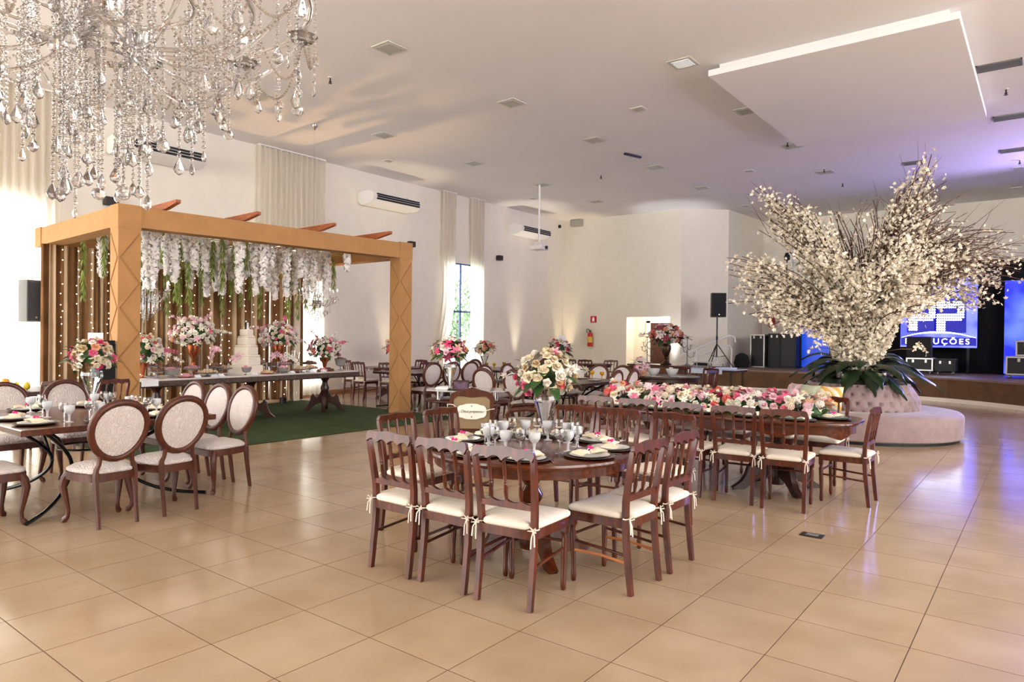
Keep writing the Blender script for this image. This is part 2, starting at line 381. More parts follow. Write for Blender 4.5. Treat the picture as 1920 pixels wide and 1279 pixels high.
# stage
FR = [(-9.5,20.7),(-8.2,20.75),(-6.5,20.9),(-5.0,21.0),(-3.8,21.1),(-2.9,21.05),(-2.0,20.75),(-1.2,20.25),(-.4,19.55),(.6,18.4),(1.8,16.8)]
st = tag(bpy.data.objects.new('stage', None), 'low brown stage platform along the end wall', 'stage', kind='structure'); COL.objects.link(st)
ob('stage_riser', MB().prism(FR+[(9,16.8),(9,26),(-8.4,26),(-8.6,23),(-9.4,22.3)], 0, .575), st, mats=M['stagebrown'], smooth=0)
FR2 = [(x, y-.03) for x, y in FR]
ob('stage_floor', MB().prism(FR2+[(9,16.77),(9,26),(-8.4,26),(-8.6,23),(-9.4,22.3)], .575, .62), st, mats=M['stagefloor'], smooth=0)
FR3 = [(x-.02, y-.05) for x, y in FR]; ob('skirting', MB().prism(FR3+[(x, y) for x, y in FR[::-1]], 0, .10), st, mats=M['cream'], smooth=0)
# ---------------------------------------------------------------- furniture prototypes (origin: floor point midway between the back legs, facing +Y)
def rounded(outline, k=3, r=.03):
    """round the corners of a 2-D polygon"""
    n = len(outline); out = []
    for i in range(n):
        p0, p1, p2 = (Vector(outline[i-1]+(0,)), Vector(outline[i]+(0,)), Vector(outline[(i+1) % n]+(0,)))
        a = p1+(p0-p1).normalized()*min(r, (p0-p1).length*.45); b = p1+(p2-p1).normalized()*min(r, (p2-p1).length*.45)
        for t in range(k+1):
            u = t/k; q = a*(1-u)**2+p1*2*u*(1-u)+b*u*u; out.append((q.x, q.y))
    return out
def inset(outline, d):
    cx = sum(p[0] for p in outline)/len(outline); cy = sum(p[1] for p in outline)/len(outline); out = []
    for x, y in outline:
        l = sqrt((x-cx)**2+(y-cy)**2) or 1; f = max(0, 1-d/l); out.append((cx+(x-cx)*f, cy+(y-cy)*f))
    return out
def pillow(mb, outline, z0, z1, dome=0.0, e=.012):
    h = z1-z0; lay = [(inset(outline, e), z0), (outline, z0+h*.25), (outline, z0+h*.7), (inset(outline, e*1.2), z1-h*.06), (inset(outline, e*4), z1+dome*.5), (inset(outline, e*9), z1+dome)]
    mb.layers([[(x, y, z) for x, y in o] for o, z in lay]); return mb

def spindle_chair(cushion='cushion'):
    t = thing('dining_chair', None, 'chair')
    for s in (-1, 1):
        ob('leg', MB().tube([(s*.178,-.012,0),(s*.178,.0,.10),(s*.178,.022,.30),(s*.178,.03,.45),(s*.182,.026,.56),(s*.192,-.005,.76),(s*.197,-.024,.862),(s*.197,-.027,.876)], [.021,.0225,.024,.025,.0245,.023,.021,.012], 4, rot=pi/4), t, mats=M['wood'], smooth=30)
    for s in (-1, 1):
        ob('leg', MB().cbox(s*.188-.02, s*.188+.02, .385, .425, .355, .452, .004).tube([(s*.188,.405,.36),(s*.188,.405,.335),(s*.188,.405,.31),(s*.186,.402,.20),(s*.183,.40,.075),(s*.183,.40,.06),(s*.183,.40,.04),(s*.183,.40,.012),(s*.183,.40,0)], [.021,.013,.02,.0185,.0145,.0175,.0185,.016,.012], 10), t, mats=M['wood'])
    seat = [(-.19,.005),(.19,.005),(.215,.43),(-.215,.43)]
    ob('seat_frame', MB().prism(rounded(seat, 2, .03), .398, .452), t, mats=M['wood'], smooth=30)
    # crest rail with scalloped underside
    def rail(zb, zt, up, w=.209):
        top = []; bot = []
        for k in range(33):
            u = -1+2*k/32; x = u*w
            wave = .004*cos(u*pi*2.0)+.010*(1-u*u) if up else 0
            edge = max(0, abs(u)-.90)/.10
            top.append((x, zt+wave-(.035*edge**2 if up else 0)))
            sc = abs(sin((u*w+.1)/.1*pi)) if abs(x) < .2 else 0
            bot.append((x, zb-.014+(.027*sc**.8 if up else 0) if abs(x) < .2 else zt-.034))
        return top[::-1]+bot if up else bot
    cr = MB().prism(rail(.853,.909,True), -.014, .013, 'xz'); n0 = 0
    cr.xf(Matrix.Translation((0,-.028,.885)) @ Matrix.Rotation(-.20, 4, 'X') @ Matrix.Translation((0,0,-.885)))
    ob('crest_rail', cr, t, mats=M['wood'], smooth=30)
    lo = []
    for k in range(33):
        u = -1+2*k/32; x = u*.182; lo.append((x, .612-.017*abs(sin((x+.1)/.1*pi))**.7))
    ob('lower_rail', MB().prism(lo[::-1]+[(-.182,.562),(.182,.562)], .008, .032, 'xz'), t, mats=M['wood'], smooth=30)
    for x in (-.1, 0, .1):
        P = [(.018-.045*u, .595+.285*u) for u in (0,.06,.2,.34,.36,.39,.42,.44,.7,.88,1)]
        ob('spindle', MB().tube([(x,y,z) for y,z in P], [.008,.009,.0135,.0095,.013,.0095,.013,.010,.0125,.0095,.008], 8), t, mats=M['wood'])
    for s in (-1, 1): ob('stretcher', MB().tube([(s*.178,.02,.235),(s*.186,.40,.262)], .0095, 8), t, mats=M['wood'])
    ob('stretcher', MB().tube([(-.185,.402,.30),(.185,.402,.30)], .0095, 8), t, mats=M['wood'])
    ol = rounded([(-.15,-.008),(.15,-.008),(.158,.045),(.2,.06),(.222,.435),(-.222,.435),(-.2,.06),(-.158,.045)], 3, .035)
    cu = ob('cushion', pillow(MB(), ol, .453, .492, .010, .010), t, mats=M[cushion], smooth=60)
    for s in (-1, 1):
        x = s*.18
        b = MB().tube([(x-s*.03,.03,.462),(x+s*.0,-.004,.462),(x+s*.028,.014,.46),(x+s*.03,.03,.462)], .0045, 6)
        b.tube([(x+s*.012,-.006,.46),(x+s*.03,-.02,.478),(x+s*.036,-.024,.455),(x+s*.012,-.008,.456)], .004, 6)
        b.tube([(x+s*.012,-.006,.46),(x-s*.008,-.02,.482),(x-s*.016,-.024,.46),(x+s*.012,-.008,.456)], .004, 6)
        b.tube([(x+s*.012,-.008,.458),(x+s*.026,-.022,.43),(x+s*.030,-.026,.375)], .004, 6).tube([(x+s*.012,-.008,.458),(x+s*.006,-.02,.42),(x+s*.004,-.024,.36)], .004, 6)
        ob('cushion_tie', b, cu, mats=M['tie'], smooth=60)
    return t
SPIN = Proto(spindle_chair)

def medallion_chair():
    t = thing('medallion_chair', None, 'chair')
    A0, B0, ZC = .212, .228, .762
    def ring(sc, dy=0, n=28):
        out = []
        for k in range(n):
            a = 2*pi*k/n; x = A0*sc*cos(a)*(1+.10*sin(a)); z = ZC+B0*sc*sin(a); out.append((x, .045-(z-.45)*.24+dy, z))
        return out
    ob('back_frame', MB().tube(ring(1.0), .029, 10, closed=True), t, mats=M['medwood'])
    pad = MB(); n = 28
    rings = [[(p[0], p[1]+o, p[2]) for p in ring(s_)] for s_, o in ((.93,-.012),(.70,-.022),(.35,-.026),(.02,-.027))]
    ringf = [[(p[0], p[1]+o, p[2]) for p in ring(s_)] for s_, o in ((.93,.014),(.70,.03),(.35,.036),(.02,.037))]
    pad.layers(rings[::-1]+ringf); ob('backrest', pad, t, mats=M['damask'], smooth=60)
    for s in (-1, 1):
        ob('leg', MB().tube([(s*.148,-.03,0),(s*.148,-.012,.12),(s*.150,.012,.30),(s*.152,.022,.40),(s*.146,.022,.46),(s*.128,.018,.50),(s*.122,.010,.56),(s*.135,.0,.605)], [.017,.019,.022,.026,.023,.019,.021,.016], 6), t, mats=M['medwood'], smooth=50)
    for s in (-1, 1):
        ob('leg', MB().tube([(s*.192,.385,.40),(s*.212,.405,.36),(s*.222,.415,.30),(s*.208,.402,.20),(s*.193,.388,.10),(s*.196,.392,.05),(s*.212,.408,.022),(s*.218,.414,0)], [.032,.033,.031,.025,.018,.0185,.025,.018], 8), t, mats=M['medwood'])
    ol = rounded([(-.17,.0),(.17,.0),(.235,.26),(.215,.44),(-.215,.44),(-.235,.26)], 4, .09)
    ob('seat_frame', MB().prism(ol, .362, .422), t, mats=M['medwood'], smooth=30)
    ob('seat', pillow(MB(), inset(ol, .006), .42, .462, .034, .014), t, mats=M['damask'], smooth=60)
    return t
MED = Proto(medallion_chair)

# ---- tables
def foot_poly():   # curved pedestal foot in (r, z)
    return [(.05,.30),(.05,.12),(.10,.11),(.16,.09),(.22,.045),(.27,0),(.345,0),(.36,.02),(.33,.04),(.29,.07),(.255,.13),(.235,.20),(.20,.245),(.165,.205),(.13,.19),(.10,.22)]
def pedestal(t, x, y, m, foot=1.0, n=4, a0=pi/4, top=.73):
    ob('column', MB().lathe([(.0,.05),(.075,.05),(.085,.09),(.08,.30),(.055,.33),(.05,.36),(.075,.39),(.085,.43),(.06,.47),(.05,.50),(.085,.56),(.095,.60),(.07,.64),(.12,.70),(.13,top),(0,top)], 16, (x,y,0)), t, mats=m)
    for k in range(n):
        a = a0+2*pi*k/n; mb = MB().prism([(p[0]*foot, p[1]*1.15) for p in foot_poly()], -.03, .03, 'xz')
        ob('foot', mb.xf(Matrix.Translation((x,y,0)) @ Matrix.Rotation(a, 4, 'Z')), t, mats=m, smooth=30)
def round_table(label, loc, r=.74, h=.77, m='tablewood', group=None):
    t = thing('round_table', label, 'table', loc, 0, group)
    ob('tabletop', MB().lathe([(0,h-.042),(r-.03,h-.042),(r-.004,h-.034),(r,h-.018),(r-.004,h-.004),(r-.014,h),(0,h)], 64), t, mats=M[m], smooth=25)
    ob('apron', MB().lathe([(r-.05,h-.042),(r-.05,h-.10),(r-.065,h-.10),(r-.065,h-.042)], 48), t, mats=M[m], smooth=25)
    pedestal(t, 0, 0, M[m], 1.25, 4, pi/4+.2, h-.042); return t

def place_ring(n, r): return [(r*cos(2*pi*k/n), r*sin(2*pi*k/n)) for k in range(n)]

# ---------------------------------------------------------------- round table and its ten chairs
RT = (-2.89, 3.96)
round_table('round reddish wood pedestal table laid for ten, nearest the camera', (RT[0], RT[1], 0))
RC = [  # back-leg midpoint, facing angle of local +Y, where
    (-3.37, 3.07, 0, 'front row, left one of three, back to the camera'),
    (-2.92, 3.09, .03, 'front row, middle one of three, back to the camera'),
    (-2.455, 3.11, .13, 'front row, right one of three, nearest the camera'),
    (-1.96, 3.88, pi/2-.03, 'right side, the nearer one with a pale stretcher'),
    (-1.955, 4.40, pi/2, 'right side, the farther one'),
    (-4.16, 3.86, -pi/2+.06, 'left side, the nearer one'),
    (-4.17, 4.39, -pi/2, 'left side, the farther one beside the plaque armchair'),
    (-3.46, 5.40, pi+.1, 'far row, left one of three, behind the tall vase'),
    (-3.02, 5.43, pi+.08, 'far row, middle one of three'),
    (-2.50, 5.43, pi-.1, 'far row, right one of three')]
for k, (x, y, a, w) in enumerate(RC):
    SPIN.put((x, y, 0), a, 'spindle-back chair at round table, ' + w, 'spindle chairs at the round table') if k != 3 else None
    if k == 3:
        c3 = dup(SPIN.o, (x, y, 0), a, 'spindle-back chair at round table, ' + w, 'spindle chairs at the round table')
        ob('stretcher', MB().tube([(-.178,.025,.19),(-.182,.20,.205),(-.186,.40,.20)], [.011,.0085,.011], 8), c3, mats=M['wood_light'])
        ob('stretcher', MB().tube([(.178,.025,.19),(.182,.20,.205),(.186,.40,.20)], [.011,.0085,.011], 8), c3, mats=M['wood_light'])

# ---------------------------------------------------------------- long oval table, chairs
LT = (-2.93, 7.36)
lt = thing('oval_dining_table', 'long oval reddish wood table under a row of flowers', 'table', (LT[0], LT[1], 0))
def sup(a, b, e, n=72): return [(a*abs(cos(2*pi*k/n))**(2/e)*(1 if cos(2*pi*k/n) >= 0 else -1), b*abs(sin(2*pi*k/n))**(2/e)*(1 if sin(2*pi*k/n) >= 0 else -1)) for k in range(n)]
LA, LB = 1.52, .62
o1 = sup(LA, LB, 3.2)
ob('tabletop', MB().layers([[(x,y,z) for x,y in inset(o1, d)] for d, z in ((.03,.73),(.004,.737),(0,.75),(.004,.762),(.016,.77))]), lt, mats=M['tablewood'], smooth=30)
ap = MB(); oi = sup(LA-.07, LB-.07, 3.2, 144); oj = sup(LA-.09, LB-.09, 3.2, 144); vs = []; n = len(oi)
s_ = 0; lens = [0]
for k in range(n): s_ += sqrt((oi[k][0]-oi[(k+1) % n][0])**2+(oi[k][1]-oi[(k+1) % n][1])**2); lens.append(s_)
for k in range(n):
    u = (lens[k]/s_*12) % 1; dip = .035*max(0, 1-abs(u-.5)*4)+.012*(.5-.5*cos(u*2*pi))
    vs += [(oi[k][0],oi[k][1],.735),(oi[k][0],oi[k][1],.645-dip),(oj[k][0],oj[k][1],.645-dip),(oj[k][0],oj[k][1],.735)]
ap.add(vs, [(4*k+i, 4*((k+1) % n)+i, 4*((k+1) % n)+(i+1) % 4, 4*k+(i+1) % 4) for k in range(n) for i in range(4)])
ob('apron', ap, lt, mats=M['tablewood'], smooth=30)
for px in (-.72, .72): pedestal(lt, px, 0, M['darkwood'], 1.35, 4, pi/4, .73)
LC = []
NAMES = ['rightmost', 'second from right', 'third from right', 'fourth from right', 'leftmost']
for k, x in enumerate((-1.875, -2.335, -2.84, -3.36, -3.87)):
    LC.append((x, 6.44 + (.05 if k > 2 else 0), (.12, .06, -.03, .08, .1)[k]))
    SPIN.put((LC[-1][0], LC[-1][1], 0), LC[-1][2], 'spindle-back chair on near side of long flower table, ' + NAMES[k], 'spindle chairs at the long table')
for k, x in enumerate((-1.93, -2.45, -2.95, -3.42, -3.9)):
    SPIN.put((x, 8.30, 0), pi + (-.05, .08, 0, .05, -.04)[k], 'spindle-back chair on far side of long flower table, ' + NAMES[k], 'spindle chairs at the long table')
SPIN.put((-1.30, 7.26, 0), pi/2, 'spindle-back chair at right end of long table, seen from the side', 'spindle chairs at the long table')

# ---------------------------------------------------------------- left square table with iron legs
def smooth_path(P, k=4):
    P = [Vector(p) for p in P]; out = []
    for i in range(len(P)-1):
        a, b, c, d_ = P[max(0, i-1)], P[i], P[i+1], P[min(len(P)-1, i+2)]
        for j in range(k):
            t = j/k; out.append(.5*((2*b)+(c-a)*t+(2*a-5*b+4*c-d_)*t*t+(3*b-a-3*c+d_)*t*t*t))
    out.append(P[-1]); return out
def iron_table(label, cx, cy, sx, sy, group=None, h=.77):
    t = thing('square_table', label, 'table', (cx, cy, 0), 0, group)
    ob('tabletop', MB().cbox(-sx/2, sx/2, -sy/2, sy/2, h-.05, h, .005), t, mats=M['darkwood'] if group else M['tablewood'], smooth=20)
    for ax, ay in ((-1,-1),(-1,1),(1,-1),(1,1)):
        d = Vector((ax*sx*.36, ay*sy*.36, 0))
        P = [d*1.0+Vector((0,0,h-.05)), d*.80+Vector((0,0,.64)), d*.52+Vector((0,0,.50)), d*.36+Vector((0,0,.36)), d*.42+Vector((0,0,.22)), d*.65+Vector((0,0,.10)), d*.95+Vector((0,0,.035)), d*1.28+Vector((0,0,.017))]
        Q = smooth_path(P, 4)
        ob('iron_leg', MB().tube(Q, .0165, 8), t, mats=M['iron'])
        e = d.cross(Vector((0,0,1))).normalized()*.10
        ob('iron_brace', MB().tube([d*.72+e+Vector((0,0,h-.05)), d*.50+e*.6+Vector((0,0,.60)), d*.38+Vector((0,0,.40))], .012, 8), t, mats=M['iron'])
    ob('iron_ring', MB().tube([(.25*cos(2*pi*k/24)*sx/1.7, .25*sin(2*pi*k/24)*sy/1.7, .46) for k in range(24)], .01, 6, closed=True), t, mats=M['iron'])
    return t
iron_table('square dark wood table with curved black iron legs, at far left', -7.22, 2.69, 1.82, 1.60)
G1 = 'medallion chairs at the left table'
MED.put((-5.885, 2.42, 0), pi/2+.06, 'medallion-back chair with its back to camera, left of the near pair', G1)
MED.put((-5.895, 2.93, 0), pi/2+.1, 'medallion-back chair with its back to camera, right of the near pair', G1)
MED.put((-6.63, 1.54, 0), .06, 'medallion chair at left table cut by the picture edge, front legs showing', G1)
MED.put((-7.2, 1.50, 0), 0, 'medallion chair mostly outside the left picture edge', G1)
MED.put((-8.55, 2.42, 0), -pi/2, 'medallion chair across left table facing camera, the left one', G1)
MED.put((-8.55, 3.0, 0), -pi/2, 'medallion chair across left table facing camera, behind the vase', G1)
for k, x in enumerate((-6.53, -7.02, -7.55)):
    MED.put((x, 3.86, 0), pi+.03, 'medallion chair at right end of left table, ' + ('nearest of three', 'middle of three', 'farthest of three')[k], G1)

# ---------------------------------------------------------------- farther tables
G2 = 'medallion chairs at the amber glass table'
iron_table('dark square table with amber goblets behind the tall bouquet', -7.0, 10.45, 1.75, 1.9, 'far square tables')
for k, x in enumerate((-7.55, -6.88)): MED.put((x, 8.98, 0), .05, 'medallion chair behind glass-topped table, back to camera, ' + ('left one', 'right one beside the bouquet')[k], G2)
for k, x in enumerate((-7.62, -7.1, -6.58)): MED.put((x, 11.95, 0), pi, 'medallion chair facing camera behind amber goblets, ' + ('left', 'middle', 'right')[k] + ' of three', G2)
for k, y in enumerate((10.15, 10.72)): MED.put((-5.72, y, 0), pi/2+.08, 'medallion chair in side view above the long table, ' + ('left', 'right')[k] + ' of the pair', G2)
for k, y in enumerate((10.05, 10.75)): MED.put((-8.40, y, 0), -pi/2, 'medallion chair half hidden behind the two backs, ' + ('left one', 'right one')[k], G2)
G3 = 'medallion chairs near the pergola'
iron_table('dark square table right of the pergola post', -10.85, 10.75, 1.3, 1.7, 'far square tables')
for k, y in enumerate((10.05, 10.62, 11.2)): MED.put((-9.88, y, 0), pi/2-.15, 'medallion chair right of pergola post, ' + ('left', 'middle', 'right')[k] + ' of three backs', G3)
MED.put((-10.6, 12.16, 0), pi, 'medallion chair peeping above the row right of the pergola', G3)
iron_table('pale-laid table with amber goblets in front of the window', -10.6, 13.0, 1.8, 1.5, 'far square tables')
MED.put((-9.42, 13.3, 0), pi/2, 'medallion chair before the bright window table, half hidden', G3)
MED.put((-10.2, 14.5, 0), pi, 'medallion chair beyond the window table', G3)
round_table('round wooden table by the side wall behind the pergola post', (-12.75, 11.65, 0), .72, .77, 'tablewood')
G4 = 'spindle chairs by the side wall'
for k, (x, y, a) in enumerate(((-12.78, 10.58, .05), (-12.02, 10.78, .35), (-11.75, 11.75, pi/2), (-12.0, 12.4, pi*.75), (-12.9, 12.72, pi), (-13.72, 11.0, -pi/2+.4))):
    SPIN.put((x, y, 0), a, 'spindle chair at the wall-side round table, ' + ('left of the post', 'partly behind the post', 'right of the post', 'right of post farther back', 'on the wall side', 'at far left')[k], G4)
round_table('dark round table with orchids behind the flower row', (-6.35, 13.25, 0), .80, .77, 'darkwood')
G5 = 'spindle chairs by the stage'
for k, (x, y, a) in enumerate(((-5.75, 14.4, pi-.35), (-6.5, 14.6, pi), (-5.35, 13.45, pi/2), (-7.5, 14.2, -pi*.75))):
    SPIN.put((x, y, 0), a, 'spindle chair at orchid table near stage, ' + ('right rear', 'rear', 'rightmost, back to stage', 'left rear')[k], G5)
round_table('round table in front of the end wall, left of the buffet', (-10.75, 17.75, 0), .62, .77, 'darkwood')
round_table('round table with white cake stands right of the window', (-10.95, 15.72, 0), .66, .77, 'darkwood')
for k, (x, y, a) in enumerate(((-10.35, 16.72, .2), (-9.75, 17.1, .9), (-10.85, 16.7, 0), (-11.5, 17.0, -.8))):
    SPIN.put((x, y, 0), a, 'spindle chair by the end wall table, ' + ('middle', 'right', 'left of middle', 'leftmost')[k], 'spindle chairs by the end wall')
# buffet along the end wall
bt = thing('buffet_table', 'long dark buffet table in front of the end wall doorway', 'table', (-8.6, 18.65, 0), -.12)
ob('tabletop', MB().cbox(-1.3, 1.3, -.4, .4, .73, .78, .01), bt, mats=M['darkwood'])
for sx in (-1.18, 1.18):
    for sy in (-.32, .32): ob('leg', MB().tube([(sx,sy,0),(sx,sy,.3),(sx,sy,.73)], [.025,.035,.045], 8), bt, mats=M['darkwood'])
ct = thing('cloth_table', 'small table with a pale blue cloth beside the stage', 'table', (-6.85, 17.35, 0), -.1)
ob('tabletop', MB().cbox(-.75, .75, -.4, .4, .72, .76, .01), ct, mats=M['darkwood'])
ob('runner', MB().box(-.76, .76, -.30, .41, .76, .775).box(-.5, .45, -.41, -.40, .66, .765), ct, mats=mat('pale_blue_cloth', L(206,216,236), 0.85), smooth=0)
for sx in (-.65, .65):
    for sy in (-.32, .32): ob('leg', MB().tube([(sx,sy,0),(sx,sy,.72)], .03, 8), ct, mats=M['darkwood'])
# ---------------------------------------------------------------- tableware
def me_of(name, mb, m, smooth=40): return fixn(mb.mesh(name, m, smooth))
cz = MB(); nn = 40
cz.lathe([(0,.0),(.11,.0),(.158,.010),(.168,.016),(.166,.019),(.150,.013),(.11,.006),(0,.006)], nn)
for k, p in enumerate(cz.v):
    rr = sqrt(p[0]**2+p[1]**2)
    if rr > .15: f = 1+.018*sin(20*math.atan2(p[1],p[0])); cz.v[k] = (p[0]*f, p[1]*f, p[2])
ME_CHARGER = me_of('charger', cz, M['charger'], 50)
ME_PLATE = me_of('plate', MB().lathe([(0,0),(.085,0),(.128,.012),(.132,.015),(.128,.016),(.085,.004),(0,.004)], 36), M['plate'], 50)
ME_PLATE2 = me_of('small_plate', MB().lathe([(0,0),(.068,0),(.100,.010),(.103,.013),(.099,.013),(.068,.004),(0,.004)], 32), M['plate'], 50)
ME_PLATEG = me_of('green_plate', MB().lathe([(0,0),(.075,0),(.125,.008),(.135,.018),(.131,.019),(.075,.005),(0,.005)], 36), M['platerim'], 50)
def napkin_mesh():
    mb = MB()
    for s in (-1, 1):
        n = 8; lay = []
        for k in range(n+1):
            u = k/n; w = .012+.052*u**.8; h = .012+.016*sin(u*pi*.8); x = s*(.008+.10*u)
            ring = [(x, w*cos(a), .004+max(0, h*(.6+.6*sin(a))+.004*sin(3*a+u*5))) for a in [2*pi*j/10 for j in range(10)]]
            lay.append(ring)
        mb.layers(lay)
    return mb
ME_NAP = me_of('napkin', napkin_mesh(), M['napkin'], 60)
def rose_bead():
    mb = MB().lathe([(0,-.014),(.011,-.010),(.0145,0),(.012,.010),(.004,.014),(0,.013)], 9)
    for k, p in enumerate(mb.v): mb.v[k] = (p[0]*(1+.12*sin(k*2.3)), p[1]*(1+.12*cos(k*1.7)), p[2])
    return mb
ME_BEAD = me_of('napkin_rose', rose_bead(), M['pink'], 60)
ME_BEADRING = me_of('napkin_band', MB().tube([(0,.021*cos(a),.02+.018*sin(a)) for a in [2*pi*j/14 for j in range(14)]], .0035, 5, closed=True), M['card'], 60)
def goblet(h=.155, r=.040, bowl=.075):
    b0 = h-bowl
    return [(0,0),(.034,0),(.035,.003),(.012,.009),(.008,.02),(.010,b0*.5),(.007,b0*.62),(.011,b0*.8),(.012,b0),(r*.62,b0+bowl*.16),(r*.93,b0+bowl*.42),(r,b0+bowl*.7),(r*.97,h),(r*.92,h),(r*.94,b0+bowl*.7),(r*.85,b0+bowl*.42),(r*.5,b0+bowl*.2),(0,b0+bowl*.12)]
ME_GOB = me_of('water_goblet', MB().lathe(goblet(.145,.042,.075), 18), M['frost'], 50)
def wine(h=.165, r=.038): return [(0,0),(.034,0),(.035,.002),(.006,.006),(.0045,.02),(.0045,.072),(.008,.078),(r*.7,.092),(r,.118),(r*.98,.14),(r*.82,h),(r*.80,h),(r*.95,.14),(r*.965,.118),(r*.66,.094),(0,.083)]
ME_WINE = me_of('wine_glass', MB().lathe(wine(), 18), M['glass'], 50)
ME_WINE2 = me_of('tall_wine_glass', MB().lathe(wine(.18,.036), 18), M['glass'], 50)
ME_AMB = me_of('amber_goblet', MB().lathe(goblet(.15,.043,.07), 14), M['amber'], 50)
def knife(): return MB().cbox(-.006,.006,-.10,-.0,.0,.005,.002).cbox(-.009,.009,0,.10,.001,.004,.001)
def fork():
    mb = MB().cbox(-.005,.005,-.10,.05,0,.004,.0015).cbox(-.011,.011,.05,.064,0,.004,.001)
    for x in (-.009,-.003,.003,.009): mb.cbox(x-.002,x+.002,.06,.10,0,.003,.0008)
    return mb
ME_KNIFE = me_of('table_knife', knife(), M['silver'], 30); ME_FORK = me_of('fork', fork(), M['silver'], 30)

def setting(x, y, z, ang, where, grp, green=False, detail=2):
    """one place: ang points from the guest to the table centre"""
    ca, sa = cos(ang), sin(ang)
    def at(f, s): return (x+ca*f-sa*s*-1*-1, y+sa*f+ca*s*-1*-1)
    def P(f, s, dz): return (x+ca*f-sa*s, y+sa*f+ca*s, z+dz)
    rz = ang-pi/2
    tag(ob('charger', ME_CHARGER, None, P(0,0,.0005), rz), 'scalloped dark metal charger plate ' + where, 'charger', 'chargers '+grp)
    tag(ob('dinner_plate', ME_PLATEG if green else ME_PLATE, None, P(0,0,.0075), rz), ('green-rimmed dinner plate ' if green else 'white dinner plate ') + where, 'plate', 'dinner plates '+grp)
    tag(ob('dessert_plate', ME_PLATE2, None, P(0,0,.014 if green else .0125), rz), 'small white plate stacked on top ' + where, 'plate', 'small plates '+grp)
    n = tag(thing('napkin', None, 'napkin', P(0,0,.0185), rz+rnd.uniform(-.5,.5), 'napkins '+grp), 'cream napkin with rose ' + where)
    ob('napkin_cloth', ME_NAP, n)
    ob('napkin_ring', ME_BEADRING, n)
    ob('napkin_rose', ME_BEAD, n, (0,-.010,.046), sc=.85); ob('napkin_rose', ME_BEAD, n, (.006,.012,.044), sc=.7)
    if detail >= 1:
        tag(ob('water_goblet', ME_GOB, None, P(.235,-.04,.0005)), 'frosted white goblet ' + where, 'goblet', 'goblets '+grp)
        tag(ob('wine_glass', ME_WINE, None, P(.225,.05,.0005)), 'clear stemmed wine glass ' + where, 'wine glass', 'wine glasses '+grp)
    if detail >= 2:
        tag(ob('table_knife', ME_KNIFE, None, P(.01,-.182,.0005), rz), 'silver knife ' + where, 'knife', 'knives '+grp)
        tag(ob('fork', ME_FORK, None, P(.01,.182,.0005), rz), 'silver fork ' + where, 'fork', 'forks '+grp)

RA = [(230,'before left chair of the near row'),(266,'before middle chair of the near row'),(302,'before right chair of the near row'),(349,'before nearer chair on right side'),(27,'before farther chair on right side'),(64,'before right chair of the far row'),(97,'before middle chair of the far row'),(128,'before left chair of the far row'),(161,'before farther chair on left side'),(194,'before nearer chair on left side')]
for a, w in RA:
    a = radians(a); setting(RT[0]+.555*cos(a), RT[1]+.555*sin(a), .77, a+pi, 'on round table, '+w, 'on the round table', detail=1 if abs(a-radians(266)) > 9 else 1)
for k, a in enumerate((248, 318, 10, 80, 176)):
    a = radians(a); tag(ob('table_knife', ME_KNIFE, None, (RT[0]+.57*cos(a), RT[1]+.57*sin(a), .7705), a+pi/2), 'silver knife between plates of round table, ' + ('near left', 'near right', 'right side', 'far side', 'left side')[k], 'knife', 'knives on the round table')
# glass coaster plate in the middle
tag(ob('glass_coaster', MB().lathe([(0,0),(.075,0),(.08,.006),(.075,.008),(0,.005)], 24), None, (RT[0]+.12, RT[1]-.22, .7705), mats=M['smoke']), 'small glass coaster near middle of round table', 'coaster')
# long table places
for k, x in enumerate((-1.90, -2.36, -2.85, -3.36, -3.86)):
    setting(x, 6.97, .77, pi/2, 'on long table near side, ' + NAMES[k], 'on the long table', True, 1)
for k, x in enumerate((-1.95, -2.45, -2.95, -3.42, -3.88)):
    setting(x, 7.76, .77, -pi/2, 'on long table far side, ' + NAMES[k], 'on the long table', True, 0)
setting(-1.66, 7.32, .77, pi, 'at the right end of the long table', 'on the long table', True, 1)
tag(ob('wine_glass', ME_WINE2, None, (-1.82, 7.62, .7705)), 'tall clear wine glass at far right of long table', 'wine glass', 'wine glasses on the long table')
tag(ob('wine_glass', ME_WINE2, None, (-1.98, 7.50, .7705)), 'tall clear wine glass beside the end plate of long table', 'wine glass', 'wine glasses on the long table')
# left table places
LPL = [(-6.52,2.24,pi,'before left chair of the near pair'),(-6.52,2.98,pi,'before right chair of the near pair'),(-6.62,2.12,pi/2,''),(-7.16,2.10,pi/2,'at left end, second place'),(-7.92,2.42,0,'across from the camera, left'),(-7.92,2.98,0,'across from the camera, right'),(-6.62,3.28,-pi/2,''),(-7.12,3.29,-pi/2,'at right end, middle'),(-7.62,3.29,-pi/2,'at right end, far place')]
LPL = [p for p in LPL if p[3]]
LPL[0] = (-6.50,2.58,pi,'before left chair of the near pair'); LPL[1] = (-6.50,3.08,pi,'before right chair of the near pair'); LPL.append((-6.66,2.10,pi/2,'at left end, near place'))
for x, y, a, w in LPL: setting(x, y, .77, a, 'on left table '+w, 'on the left table', detail=1)
